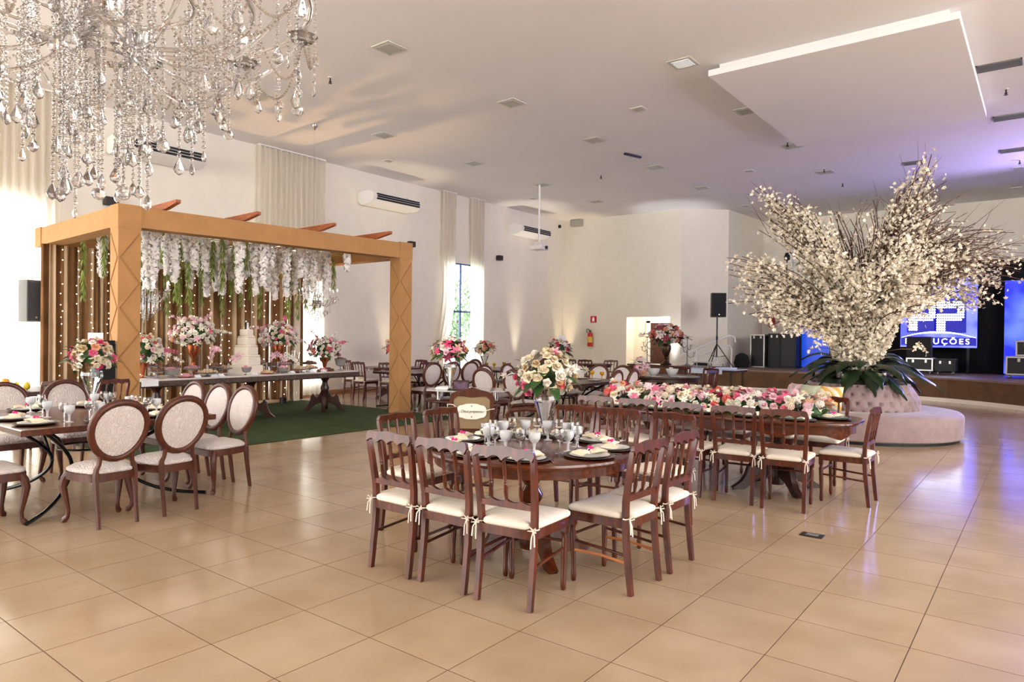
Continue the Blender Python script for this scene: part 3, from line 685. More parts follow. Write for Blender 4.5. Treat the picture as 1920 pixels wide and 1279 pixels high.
# amber goblets and plates on the far tables
for k, (x, y) in enumerate(((-6.72,10.05),(-6.72,10.5),(-6.45,11.0),(-6.75,11.15),(-7.4,9.8),(-7.4,11.1))):
    tag(ob('amber_goblet', ME_AMB, None, (x,y,.7705)), 'amber goblet on dark table behind bouquet, ' + ('nearest', 'second', 'right', 'rear', 'left front', 'left rear')[k], 'goblet', 'amber goblets behind the bouquet')
for k, (x, y) in enumerate(((-6.45,9.95),(-6.45,10.75),(-6.95,11.1),(-7.5,10.4))):
    tag(ob('dinner_plate', ME_PLATE, None, (x,y,.7705)), 'white plate on dark table behind bouquet, ' + ('front', 'right', 'rear', 'left')[k], 'plate', 'plates behind the bouquet')
for k, (x, y) in enumerate(((-10.2,12.45),(-10.1,12.9),(-10.0,13.3),(-10.55,12.6),(-10.5,13.2),(-10.9,12.9))):
    tag(ob('amber_goblet', ME_AMB, None, (x,y,.7705)), 'amber goblet on the window table, ' + ('left front', 'middle front', 'right front', 'left rear', 'right rear', 'rearmost')[k], 'goblet', 'amber goblets on the window table')
for k, (x, y) in enumerate(((-9.95,12.6),(-9.95,13.2),(-11.1,12.7))):
    tag(ob('dinner_plate', ME_PLATE, None, (x,y,.7705)), 'white plate on the window table, ' + ('left', 'right', 'rear')[k], 'plate', 'plates on the window table')
for k, (x, y) in enumerate(((-12.35,11.35),(-12.75,11.3),(-12.4,11.9))):
    tag(ob('dinner_plate', ME_PLATE, None, (x,y,.7705)), 'white plate on wall-side round table, ' + ('front', 'left', 'right')[k], 'plate', 'plates on the wall-side table')
ME_BOWL = me_of('glass_bowl', MB().lathe([(0,0),(.05,0),(.055,.008),(.03,.02),(.09,.06),(.125,.14),(.13,.165),(.124,.165),(.085,.07),(0,.03)], 22), M['frost'], 50)
tag(ob('glass_bowl', ME_BOWL, None, (-12.55,11.55,.7705), sc=1.2), 'large white glass bowl on wall-side round table', 'bowl')
tag(ob('glass_bowl', ME_BOWL, None, (-6.30,12.8,.7705)), 'white glass bowl on orchid table, left one', 'bowl', 'bowls on the orchid table')
tag(ob('glass_bowl', ME_BOWL, None, (-5.98,12.98,.7705)), 'white glass bowl on orchid table, right one', 'bowl', 'bowls on the orchid table')
for k, (x, y) in enumerate(((-6.15,12.62),(-5.75,12.9))):
    tag(ob('dinner_plate', ME_PLATE, None, (x,y,.7705)), 'white plate on orchid table, ' + ('left', 'right')[k], 'plate', 'plates on the orchid table')
# ---------------------------------------------------------------- flowers
def petal(mb, w, l, cup, a, tilt, zo=0.0, n=3, m=3):
    """one curved petal growing from the axis, heading a, leaning out by tilt"""
    vs = []; fs = []
    for i in range(n+1):
        v = i/n; ww = w*sin(pi*(.12+.80*v))**.8
        for j in range(m+1):
            u = -1+2*j/m
            r = .12*l+l*v*sin(tilt)+cup*l*.25*v*v; z = l*v*cos(tilt)-cup*l*.35*v*v*(1 if tilt > .6 else .2) - .12*l*u*u*v*0
            x = r-abs(u)**2*ww*.35; y = u*ww
            vs.append((x*cos(a)-y*sin(a), x*sin(a)+y*cos(a), zo+z))
    for i in range(n):
        for j in range(m): fs.append((i*(m+1)+j, i*(m+1)+j+1, (i+1)*(m+1)+j+1, (i+1)*(m+1)+j))
    mb.add(vs, fs)
def rose_mesh(c):
    mb = MB()
    for k in range(5): petal(mb, .62, .75, .9, 2*pi*k/5, 1.0, -.1)
    for k in range(4): petal(mb, .52, .72, .5, 2*pi*k/4+.5, .62, 0)
    for k in range(3): petal(mb, .40, .68, .2, 2*pi*k/3+.2, .34, .06)
    mb.lathe([(.0,.0),(.16,.2),(.17,.5),(.08,.62),(0,.58)], 6)
    me = mb.mesh('rose', M['fl_'+c], 180); return me
def lily_mesh(c):
    mb = MB()
    for k in range(6): petal(mb, .30, 1.0, 1.3, 2*pi*k/6, 1.05 if k % 2 else .95, 0)
    return mb.mesh('lily', M['fl_'+c], 180)
def puff_mesh(c):
    mb = MB(); r = random.Random(5)
    for k in range(26):
        z = -.2+1.2*(k+.5)/26; a = k*2.4; q = sqrt(max(0, 1-z*z)); p = Vector((q*cos(a), q*sin(a), z))*.72
        t = p.orthogonal().normalized(); b = p.cross(t).normalized(); s = .27
        for e in (0, pi/2):
            d1 = t*cos(e)+b*sin(e); d2 = p.normalized().cross(d1)
            mb.add([p*1.0+d1*s*.0, p*1.06+d1*s+d2*s*.5, p*1.1+d1*s*1.15, p*1.06+d1*s-d2*s*.5], [(0,1,2,3)]).add([p, p*1.06-d1*s+d2*s*.5, p*1.1-d1*s*1.15, p*1.06-d1*s-d2*s*.5], [(0,1,2,3)])
    return mb.mesh('hydrangea', M['fl_'+c], 180)
FM = {}
def flower(kind, c):
    if (kind, c) not in FM: FM[kind, c] = {'rose': rose_mesh, 'lily': lily_mesh, 'hydrangea': puff_mesh}[kind](c)
    return FM[kind, c]
def leaf_add(mb, p, d, l, w, droop=.3):
    d = Vector(d).normalized(); s = d.cross(Vector((0,0,1)))
    if s.length < .05: s = Vector((1,0,0))
    s.normalize(); p = Vector(p); vs = []
    for i in range(5):
        u = i/4; c = p+d*l*u+Vector((0,0,-droop*l*u*u)); ww = w*sin(pi*min(.97, .08+.9*u))
        vs += [c-s*ww, c+Vector((0,0,-.15*ww)), c+s*ww]
    mb.add(vs, [(3*i+a, 3*i+a+1, 3*i+a+4, 3*i+a+3) for i in range(4) for a in (0, 1)])
def orient(d, spin=0.0):
    return Vector(d).to_track_quat('Z', 'Y').to_euler()
def bouquet(name, label, loc, rad, n, palette, size, kinds=('rose',)*4+('lily','hydrangea'), leaves=26, low=-.35, cat='bouquet', group=None, sprays=(), leaf_l=1.7, seed=0):
    """a dome of single blooms (each a part) over a foliage part"""
    r = random.Random(seed+int(abs(loc[0]*100))); b = thing(name, label, cat, loc, 0, group)
    rx, ry, rz = rad
    fo = MB(); fo.lathe([(0,-.30*rz),(.35*rx,-.30*rz),(.55*rx,.1*rz),(.45*rx,.4*rz),(.2*rx,.55*rz),(0,.56*rz)], 10, sy=ry/rx)
    for k in range(leaves):
        a = r.uniform(0, 2*pi); e = r.uniform(-.45, .9); d = Vector((cos(a)*cos(e), sin(a)*cos(e), sin(e)))
        leaf_add(fo, (d.x*rx*.7, d.y*ry*.7, d.z*rz*.7), d, size*leaf_l*r.uniform(.8,1.4), size*.5, .35)
    tag(ob('foliage', fo, b, mats=M['leaf'], smooth=180), 'green leaves', kind='stuff')
    n = int(n*1.45)
    for k in range(n):
        z = 1-(1-low)*(k+.5)/n; a = k*2.39996+r.uniform(-.25,.25); q = sqrt(max(0, 1-z*z)); d = Vector((q*cos(a), q*sin(a), z))
        d = (d+Vector((r.uniform(-.12,.12) for _ in range(3)))).normalized(); f = r.uniform(.86, 1.06)
        kd = r.choice(kinds); c = r.choice(palette); s = size*r.uniform(.8,1.2)*(1.15 if kd == 'lily' else 1)
        ob(kd, flower(kd, c), b, (d.x*rx*f, d.y*ry*f, d.z*rz*f), rot=orient(d), sc=s*.62)
    for (d, l, c) in sprays:      # arching sprays of orchid blooms
        d = Vector(d).normalized(); m = max(4, int(l/size/.55)); pts = []
        for i in range(m+1):
            u = i/m; pts.append(Vector((d.x*rx*.7, d.y*ry*.7, d.z*rz*.7))+d*l*u+Vector((0,0,-.25*l*u*u)))
        st_ = ob('spray_stem', MB().tube(pts, size*.05, 5), b, mats=M['leaf'])
        for i, p in enumerate(pts[1:]): ob('lily', flower('lily', c), b, p+Vector((r.uniform(-.3,.3)*size, r.uniform(-.3,.3)*size, 0)), rot=orient((r.uniform(-1,1), r.uniform(-1,1), r.uniform(-.2,1))), sc=size*.6*(1-.45*i/m))
    return b
def trumpet_vase(label, loc, h, r, group=None, m='glass'):
    v = thing('glass_vase', label, 'vase', loc, 0, group)
    pr = [(0,0),(r*.30,0),(r*.32,h*.02),(r*.12,h*.05),(r*.16,h*.16),(r*.42,h*.42),(r*.80,h*.76),(r*.92,h*.88),(r*.86,h*.97),(r*.9,h),(r*.86,h),(r*.82,h*.97),(r*.87,h*.88),(r*.74,h*.76),(r*.36,h*.44),(r*.05,h*.17),(0,h*.16)]
    ob('vase_body', MB().lathe(pr, 10), v, mats=M[m], smooth=20)
    ob('water', MB().lathe([(0,h*.19),(r*.08,h*.19),(r*.34,h*.445),(r*.71,h*.76),(r*.80,h*.84),(0,h*.84)], 10), v, mats=M['glass'], smooth=20)
    return v
PAL_MAIN = ['white']*6+['cream']*6+['hot']*2+['pink']*3+['peach']*3+['beige']*3+['palepink']*2
PAL_SOFT = ['white']*8+['cream']*4+['palepink']*5+['pink']*2+['peach']
# round table
trumpet_vase('clear trumpet vase in the middle of the round table', (-3.06, 4.36, .7705), .335, .098)
bouquet('rose_bouquet', 'large rose and orchid bouquet in trumpet vase on round table', (-3.06, 4.36, 1.245), (.21,.21,.195), 52, ['white']*12+['cream']*10+['hot','pink','pink','peach','coral','beige','beige','beige'], .078, kinds=('rose',), leaves=26, low=-.6, sprays=(((-.8,-.3,.1),.16,'white'),((.7,.9,.35),.20,'white'),((.2,.4,1),.12,'palepink')))
# left table
trumpet_vase('clear trumpet vase on the left table', (-8.02, 3.04, .7705), .36, .115)
bouquet('rose_bouquet', 'round rose bouquet in trumpet vase on left table', (-8.02, 3.04, 1.28), (.205,.205,.185), 40, PAL_MAIN+['pink','white'], .085, kinds=('rose',), leaves=20, low=-.55)
tag(ob('table_card', MB().cbox(-.085,.085,-.004,.004,0,.13,.002), None, (-8.09, 3.1, 1.41), .6, mats=M['card']), 'white number card standing in the left table bouquet', 'card')
# glass topped table vase
trumpet_vase('clear trumpet vase behind the plaque armchair', (-6.85, 7.35, .765), .38, .115)
bouquet('mixed_bouquet', 'mixed lily bouquet behind the plaque armchair', (-6.85, 7.35, 1.32), (.25,.25,.20), 40, PAL_MAIN+['hot','burg'], .085, leaves=40, low=-.5, kinds=('rose',)*3+('lily',)*2, seed=3)
trumpet_vase('clear trumpet vase on the window table', (-10.75, 12.75, .7705), .36, .12)
bouquet('rose_bouquet', 'small rose bouquet in front of the window', (-10.75, 12.75, 1.24), (.22,.22,.19), 28, ['cream']*3+['peach']*2+['coral','white','beige'], .10, low=-.5, seed=4)
trumpet_vase('clear trumpet vase on the wall-side round table', (-12.95, 11.85, .7705), .36, .13)
bouquet('rose_bouquet', 'white and red bouquet by the wall left of the pergola post', (-12.95, 11.85, 1.25), (.24,.24,.20), 28, ['white']*4+['cream']*2+['coral','peach'], .10, low=-.5, seed=5)
trumpet_vase('clear vase on the cake stand table', (-10.65, 15.8, .7705), .26, .12)
bouquet('rose_bouquet', 'pink-topped leafy bouquet before the end wall', (-10.65, 15.8, 1.19), (.33,.33,.29), 36, ['white']*3+['cream']*2+['pink','hot','palepink'], .11, low=-.5, leaves=60, seed=6)
tag(ob('table_card', MB().cbox(-.1,.1,-.004,.004,0,.16,.002), None, (-10.58, 15.86, 1.44), .5, mats=M['card']), 'white number card above the pink-topped far bouquet', 'card')
bouquet('orchid_bouquet', 'pale pink orchid blooms on the orchid table', (-6.55, 12.75, .95), (.13,.13,.20), 20, ['palepink']*3+['white']*2+['pink','peach'], .10, kinds=('lily',), leaves=14, low=-.7, seed=7)
# flower row on the long table
fr = thing('flower_runner', 'low row of pink and white flowers along the long table', 'flowers', (LT[0], LT[1], .7705))
fo = MB(); rr = random.Random(21)
fo.layers([[(x,y,z) for x,y in inset(sup(1.14,.13,3), d)] for d, z in ((0,.0),(-.01,.04),(.04,.10),(.09,.13))])
for k in range(240):
    x = rr.uniform(-1.18,1.18); a = rr.uniform(0,2*pi); leaf_add(fo, (x, rr.uniform(-.12,.12), rr.uniform(.03,.12)), (cos(a), sin(a), rr.uniform(-.2,.9)), rr.uniform(.07,.15), .03, .4)
tag(ob('foliage', fo, fr, mats=M['leaf'], smooth=180), 'green leaves', kind='stuff')
for k in range(290):
    x = -1.2+2.4*(k+.5)/290+rr.uniform(-.05,.05); y = rr.uniform(-.25,.25); h = .035+.17*(1-(y/.26)**2)*rr.uniform(.7,1.3)
    kd = rr.choice(('rose','rose','rose','lily','lily','hydrangea')); seg = int((x+1.2)*3.3) % 4
    c = rr.choice([['white','cream','hot','coral','peach'],['white','white','cream','palepink','pink'],['white','palepink','palepink','pink','cream'],['white','cream','peach','palepink','white']][seg])
    ob(kd, flower(kd, c), fr, (x,y,h), rot=orient((rr.uniform(-.5,.5), y*5+rr.uniform(-.3,.3), .75)), sc=rr.uniform(.042,.062))
# ---------------------------------------------------------------- pergola
PF = {'fl': (-10.57,4.44), 'fr': (-10.16,9.45), 'br': (-13.76,9.53), 'bl': (-14.12,4.62)}
PH, PW = 3.37, .30
M['pergola_pale'] = mat('pergola_pale_fabric', L(226,214,190), .85)
per = thing('pergola', 'tan fabric-covered pergola frame over the cake table', 'pergola', (0,0,0))
DV = Vector((PF['fr'][0]-PF['fl'][0], PF['fr'][1]-PF['fl'][1], 0)).normalized(); SV = Vector((PF['bl'][0]-PF['fl'][0], PF['bl'][1]-PF['fl'][1], 0)).normalized()
def obb(c, hx, hy, z0, z1, ax, ay):
    c = Vector((c[0],c[1],0)); return [c+ax*sx*hx+ay*sy*hy+Vector((0,0,z)) for z in (z0,z1) for sx, sy in ((-1,-1),(1,-1),(1,1),(-1,1))]
BOXF = [(0,3,2,1),(4,5,6,7),(0,1,5,4),(1,2,6,5),(2,3,7,6),(3,0,4,7)]
def pbox(name, c, hx, hy, z0, z1, m='pergola', par=per, ax=None, ay=None):
    return ob(name, MB().add(obb(c, hx, hy, z0, z1, ax or DV, ay or SV), BOXF), par, mats=M[m], smooth=0)
def lattice(post, c, z0, z1, h=PW/2):
    """zig-zag truss diagonals showing through the fabric, on the outward faces"""
    c = Vector((c[0],c[1],0)); step = .36
    for nrm, tan in ((-SV, DV), (DV, SV), (-DV, SV)):
        mb = MB(); z = z0; s = 1
        while z < z1-.1:
            a = c+nrm*(h+.001)+tan*s*h*.86+Vector((0,0,z)); b = c+nrm*(h+.001)-tan*s*h*.86+Vector((0,0,min(z1, z+step)))
            mb.tube([a, b], .012, 5, flat=1); z += step; s = -s
        ob('truss_diagonal', mb, post, mats=M['pergola_seam'], smooth=60)
for k, c in PF.items():
    w_ = PW/2 if k[0] == 'f' else .07
    p = pbox('post', c, w_, w_, .0105, PH-.30, 'pergola' if k[0] == 'f' else 'pergola_pale')
    if k in ('fl', 'fr'): lattice(p, c, .1, PH-.36)
    cc = pbox('corner_cap', c, PW/2+.006, PW/2+.006, PH-.32, PH+.012)
def beam(a, b, drop=0.0):
    a, b = Vector(PF[a]+(0,)), Vector(PF[b]+(0,)); d = (b-a).normalized(); n = Vector((-d.y, d.x, 0)); m = (a+b)/2
    return pbox('beam', m, (b-a).length/2-PW/2, PW/2-.01, PH-.30, PH, ax=d, ay=n)
for a, b in (('fl','fr'),('fl','bl'),('fr','br'),('bl','br')): beam(a, b)
for k in range(5):
    u = (.04, .335, .60, .83, .97)[k] if False else (.1, .345, .62, .86)[k % 4]
    if k == 4: break
    base = Vector(PF['fl']+(0,))+DV*u*5.03
    q0 = base-SV*.55; q1 = base+SV*3.6; n = DV*.035
    zz = PH+.013; hh = .10
    pr = [(-.0,0),(0,hh),(.14,hh*.45),(.30,0)]
    vs = []
    for s in (-1, 1):
        vs += [q0+n*s+Vector((0,0,zz+hh*.55)), q0+n*s+Vector((0,0,zz+hh)), q1+n*s+Vector((0,0,zz+hh)), q1+n*s+Vector((0,0,zz)), q0+SV*.38+n*s+Vector((0,0,zz))]
    ob('rafter', MB().add(vs, [(4,3,2,1,0),(5,6,7,8,9),(0,1,6,5),(1,2,7,6),(2,3,8,7),(3,4,9,8),(4,0,5,9)]), per, mats=M['rafter'], smooth=0)
ob('valance', MB().add(obb((Vector(PF['bl']+(0,))+Vector(PF['br']+(0,)))/2+Vector((.16,0,0)), 2.35, .012, PH-.55, PH-.28, DV, SV), BOXF), per, mats=M['gold'], smooth=0)
# green carpet
tag(ob('green_carpet', MB().cbox(-14.3, -8.72, 3.75, 9.72, .0005, .010, .002), None, mats=M['turf'], smooth=0), 'dark green turf carpet under the pergola', 'carpet')
# backdrop of hanging drapes
drp = thing('backdrop_curtain', 'brown and beige striped drape hanging behind the cake table', 'curtain', (-13.78, 0, 0))
y = 4.40; k = 0; rd = random.Random(3)
while y < 9.72:
    w = (.15 if k % 2 == 0 else .085)*rd.uniform(.75,1.3); y1 = min(y+w, 9.76); mb = MB(); n = 10; nz = 6
    dx = -.035*(y-4.45)*0
    for j in range(nz+1):
        z = .03+(PH-.33)*j/nz
        for i in range(n+1):
            u = i/n; yy = y+(y1-y)*u; am = .035*(1-.35*j/nz)
            mb.v.append((am*sin(u*pi*2.0+(k*1.3))+.016*sin(yy*37+j*.3)+(.03 if k % 2 else 0), yy, z))
    for j in range(nz):
        for i in range(n): q = j*(n+1)+i; mb.f.append((q,q+1,q+n+2,q+n+1)); mb.mi.append(0)
    ob('drape_panel', mb, drp, mats=M['drape'] if k % 2 == 0 else M['drape2'], smooth=180); y = y1-.01; k += 1
ob('drape_puddle', MB().lathe([(0,.01),(.12,.012),(.14,.03),(.08,.07),(0,.08)], 18, (.12, 8.75, 0), 1.2, 4.0), drp, mats=M['drape2'], smooth=180)
# fairy light strings
bm_ = MB()
for k in range(19):
    y = 4.55+5.1*(k+.5)/19+rd.uniform(-.05,.05); mb = MB(); wire = MB(); z = PH-.38; pts = []
    while z > .15:
        x = .075+rd.uniform(-.01,.01); yy = y+rd.uniform(-.02,.02); pts.append((x,yy,z))
        mb.add([(x+.011,yy,z),(x-.011,yy,z),(x,yy+.011,z),(x,yy-.011,z),(x,yy,z+.011),(x,yy,z-.011)], [(0,2,4),(2,1,4),(1,3,4),(3,0,4),(2,0,5),(1,2,5),(3,1,5),(0,3,5)])
        z -= rd.uniform(.10,.22)
    s = thing('fairy_light_string', 'warm fairy light string number %s from left on the striped drape' % ('one two three four five six seven eight nine ten eleven twelve thirteen fourteen fifteen sixteen seventeen eighteen nineteen'.split()[k]), 'string lights', (-13.78,0,0), 0, 'fairy light strings')
    ob('bulbs', mb, s, mats=M['bulb'], smooth=0)['kind'] = 'stuff'
    ob('wire', MB().tube([(p[0]-.012,p[1],p[2]) for p in pts], .0015, 4), s, mats=M['drape'])
du = thing('uplight', 'warm floor uplight at the right foot of the striped drape', 'lamp', (-13.38,8.95,.0105))
ob('lamp_body', MB().lathe([(0,0),(.07,0),(.07,.12),(.06,.13),(0,.11)], 14), du, mats=M['black'])
ld = bpy.data.lights.new('drape_uplight', 'SPOT'); ld.energy = 320; ld.color = (1,.58,.24); ld.spot_size = 1.1; ld.spot_blend = .9; ld.shadow_soft_size = .05
lo = bpy.data.objects.new('drape_uplight_bulb', ld); COL.objects.link(lo); lo.parent = du; lo.location = (0,0,.16); lo.rotation_euler = (pi, .28, 0)
# hanging wisteria strands and vines
def strand(mb, l, r, rad=.105, dens=330, pw=.036):
    for i in range(int(dens*l)):
        u = r.random(); z = -l*u; rr_ = rad*(1.0-.55*u)*(.35+.65*r.random()); a = r.uniform(0, 2*pi)
        c = Vector((rr_*cos(a), rr_*sin(a), z)); d = Vector((cos(a), sin(a), r.uniform(-.9,.4))).normalized()
        t = d.orthogonal().normalized(); t.rotate(Matrix.Rotation(r.uniform(0,6.3), 3, d)); b = d.cross(t); w = pw*r.uniform(.7,1.3)
        mb.add([c-t*w-b*w*.2+d*w*.4, c-b*w, c+t*w+b*w*.2+d*w*.4, c+b*w], [(0,1,2,3)])
def vine(mb, l, r):
    x = y = 0
    for i in range(int(150*l)):
        u = r.random(); z = -l*u; a = r.uniform(0,2*pi); q = .06*(1-.5*u)
        leaf_add(mb, (q*cos(a)*.4, q*sin(a)*.4, z), (cos(a)*.5, sin(a)*.5, -.9), .10, .010, .2)
WIS = []; VIN = []
for s in range(5):
    r = random.Random(40+s); mb = MB(); strand(mb, .46+.13*s, r); WIS.append(mb.mesh('wisteria', M['petalw'], 0))
    mb = MB(); vine(mb, .5+.2*s, random.Random(60+s)); VIN.append(mb.mesh('vine', M['vine'], 0))
ORD = ['left front', 'left middle', 'left rear', 'centre-left front', 'centre-left rear', 'centre front', 'centre rear', 'centre-right front', 'centre-right rear', 'right front', 'right rear']
rw = random.Random(77)
wg = 'white blossom strands under the pergola'; vg = 'green vines under the pergola'
c0 = Vector(PF['fl']+(0,))
WS = []
for k in range(52):
    u = .04+.82*((k*.618) % 1); v = .07+.75*((k*.41+.13) % 1)
    p = c0+DV*5.0*u+SV*3.6*v; p.z = PH-.02-.12
    zone = ('left', 'centre-left', 'centre', 'centre-right', 'right')[min(4, int(u*5.6))]; dep = ('near front beam', 'midway back', 'near the drape')[min(2, int(v*3))]
    if min((p-Vector((-12.05,5.35,p.z))).length, (p-Vector((-12.35,9.1,p.z))).length) < .5: continue
    WS.append(ob('wisteria_strand', WIS[rw.randrange(5)], None, p, rw.uniform(0,6)))
VS = []
for k in range(40):
    u = .03+.92*((k*.618+.3) % 1); v = .22+.70*((k*.37+.4) % 1)
    p = c0+DV*5.0*u+SV*3.6*v; p.z = PH-.14
    zone = ('left', 'centre-left', 'centre', 'centre-right', 'right')[min(4, int(u*5.2))]; dep = ('near front beam', 'midway back', 'near the drape')[min(2, int(v*3.2))]
    VS.append(ob('hanging_vine', VIN[rw.randrange(5)], None, p, rw.uniform(0,6)))
ONES = 'one two three four five six seven eight nine ten eleven twelve thirteen fourteen fifteen sixteen seventeen eighteen nineteen'.split()
def numword(n):
    if n < 20: return ONES[n-1]
    t = ['twenty','thirty','forty','fifty','sixty','seventy'][n//10-2]; return t if n % 10 == 0 else t+'-'+ONES[n % 10-1]
def by_view(o):
    X, Y = cam_xy(o.location.x, o.location.y); return X/Y
for k, o in enumerate(sorted(WS, key=by_view)): tag(o, 'hanging white blossom strand under the pergola, number %s counted from left' % numword(k+1), 'flowers', wg)
for k, o in enumerate(sorted(VS, key=by_view)): tag(o, 'thin hanging green vine under the pergola, number %s counted from left' % numword(k+1), 'vine', vg)
# mesh net that carries the strands
net = MB()
for k in range(9):
    a = c0+DV*.15+SV*(.3+3.1*k/8); b = a+DV*4.7; net.tube([(a.x,a.y,PH-.14),(b.x,b.y,PH-.14)], .006, 4)
for k in range(12):
    a = c0+SV*.2+DV*(.3+4.5*k/11); b = a+SV*3.25; net.tube([(a.x,a.y,PH-.13),(b.x,b.y,PH-.13)], .006, 4)
ob('hanging_grid', net, per, mats=M['vine'], smooth=60)['kind'] = 'stuff'

# ---------------------------------------------------------------- cake table
KT = Vector((-11.45, 6.95, 0)); KA = .06
ktab = thing('cake_table', 'long carved dark table carrying the wedding cake and sweets', 'table', KT, KA)
ob('tabletop', MB().cbox(-.50, .50, -2.2, 2.2, .795, .825, .008), ktab, mats=mat('pale_table_slab', L(214,206,202), 0.3))
ob('edge_band', MB().cbox(-.52, .52, -2.22, 2.22, .70, .795, .02), ktab, mats=mat('carved_edge', L(92,74,62), 0.6, col2=L(54,42,36), vscale=22, bump=0.6, bscale=30))
for yy in (-1.7, 0.05, 1.75):
    ob('column', MB().lathe([(.0,.10),(.06,.10),(.075,.16),(.06,.26),(.045,.32),(.07,.40),(.085,.47),(.055,.54),(.05,.60),(.09,.66),(.10,.70),(0,.70)], 14, (0,yy,0)), ktab, mats=M['darkwood'])
    for s in range(4):
        mb = MB().prism([(p[0]*1.15, p[1]*1.45) for p in foot_poly()], -.035, .035, 'xz')
        ob('foot', mb.xf(Matrix.Translation((0,yy,0)) @ Matrix.Rotation(pi/4+s*pi/2, 4, 'Z')), ktab, mats=M['darkwood'], smooth=30)
def on_table(u, v, z=.8255):
    p = KT+Matrix.Rotation(KA, 3, 'Z') @ Vector((u, v, 0)); return (p.x, p.y, z)
# cake
ck = thing('wedding_cake', 'tall white tiered square wedding cake with couple topper', 'cake', on_table(.16, -.17), KA+.3)
z = 0
ob('cake_board', MB().cbox(-.22,.22,-.22,.22,0,.012,.003), ck, mats=M['card'])
z = .012
for w, h in ((.205,.15),(.175,.15),(.17,.035),(.145,.14),(.14,.035),(.115,.13),(.11,.03),(.085,.12)):
    ob('cake_tier', MB().cbox(-w,w,-w,w,z,z+h,.012), ck, mats=M['cream'], smooth=40); z += h
for s, m in ((-1, 'black'), (1, 'card')):
    tp = ob('cake_topper', MB().lathe([(0,0),(.032 if s > 0 else .02,0),(.014,.05),(.018,.075),(.008,.088),(0,.09)], 10, (0,s*.03,z)).lathe([(0,.085),(.013,.092),(.015,.105),(.008,.118),(0,.12)], 10, (0,s*.03,z)), ck, mats=M[m], smooth=50)
# vases with flowers on the cake table
def urn(label, loc, h, r, tall):
    v = thing('copper_urn', label, 'vase', loc)
    pr = [(0,0),(r*.8,0),(r*.82,h*.03),(r*.45,h*.07),(r*.2,h*.12)] + ([(r*.18,h*.2),(r*.42,h*.28),(r*.3,h*.36),(r*.2,h*.42),(r*.36,h*.47),(r*.2,h*.52)] if tall else [(r*.18,h*.2),(r*.3,h*.26)]) + [(r*.5,h*.6),(r*.92,h*.76),(r,h*.92),(r*1.08,h),(r*.9,h),(0,h*.94)]
    ob('urn_body', MB().lathe(pr, 20), v, mats=M['copper'], smooth=35); return v
def kflow(u, v, h, r, tall, brad, n, pal, what, sp, seed):
    l = on_table(u, v)
    urn('copper urn on cake table ' + what, l, h, r, tall)
    bouquet('mixed_bouquet', 'pink and white bouquet on cake table ' + what, (l[0], l[1], l[2]+h+brad[2]*.62), brad, int(n*1.25), pal, .074, kinds=('rose',)*4+('hydrangea',)*2+('lily',), leaves=46, low=-.55, sprays=sp, seed=seed)
PAL_C = ['white']*9+['cream']*4+['palepink']*5+['pink']+['peach']
PAL_D = ['white']*8+['cream']*4+['coral','pink','pink','burg','palepink','palepink','palepink']
kflow(.05,-1.95,.24,.09,False,(.30,.30,.28),60,PAL_D,'at the left end by the post',(((.1,.9,.1),.40,'pink'),((.3,.8,-.1),.36,'white'),((-.4,-.2,1),.3,'white')),11)
kflow(-.15,-.98,.52,.10,True,(.34,.34,.29),80,PAL_C,'left of the cake on a tall stem',(((.2,.9,.2),.38,'white'),((.1,.6,1),.34,'palepink'),((-.2,-.7,.9),.3,'palepink')),12)
kflow(-.15,.74,.50,.10,True,(.34,.34,.28),80,PAL_C,'right of the cake on a tall stem',(((.2,.9,-.1),.36,'palepink'),((-.2,-.9,.5),.34,'palepink'),((0,.3,1),.3,'pink')),13)
kflow(.02,1.72,.26,.10,False,(.31,.31,.25),64,PAL_D,'at the right end',(((.1,1,.5),.42,'pink'),((-.2,-.5,1),.36,'pink'),((.3,.4,1),.3,'white')),14)
# orchid sprays either side of the cake
for k, (u, v, d, c) in enumerate(((.2,-.55,(.1,1,.35),'palepink'),(.2,.22,(.1,1,.45),'palepink'),(.3,-1.0,(.3,.4,1),'palepink'),(.15,.5,(.2,.9,.2),'white'))):
    l = on_table(u, v); o = thing('orchid_spray', 'arching orchid spray in slim vase, %s the cake' % ('just left of', 'just right of', 'farther left of', 'farther right of')[k], 'flowers', l)
    ob('slim_vase', MB().lathe([(0,0),(.028,0),(.016,.06),(.02,.18),(.016,.2),(0,.2)], 10), o, mats=M['smoke'])
    d = Vector(d).normalized(); pts = [Vector((0,0,.18))+Vector((0,0,.16))*min(1,i/4)+d*.05*i+Vector((0,0,-.004*i*i)) for i in range(9)]
    ob('stem', MB().tube([(0,0,.05)]+pts, .004, 5), o, mats=M['leaf'])
    for i, p in enumerate(pts[2:]): ob('orchid', flower('lily', c), o, p, rot=orient((.8, rw.uniform(-.6,.6), rw.uniform(-.3,.5))), sc=.062-.004*i)
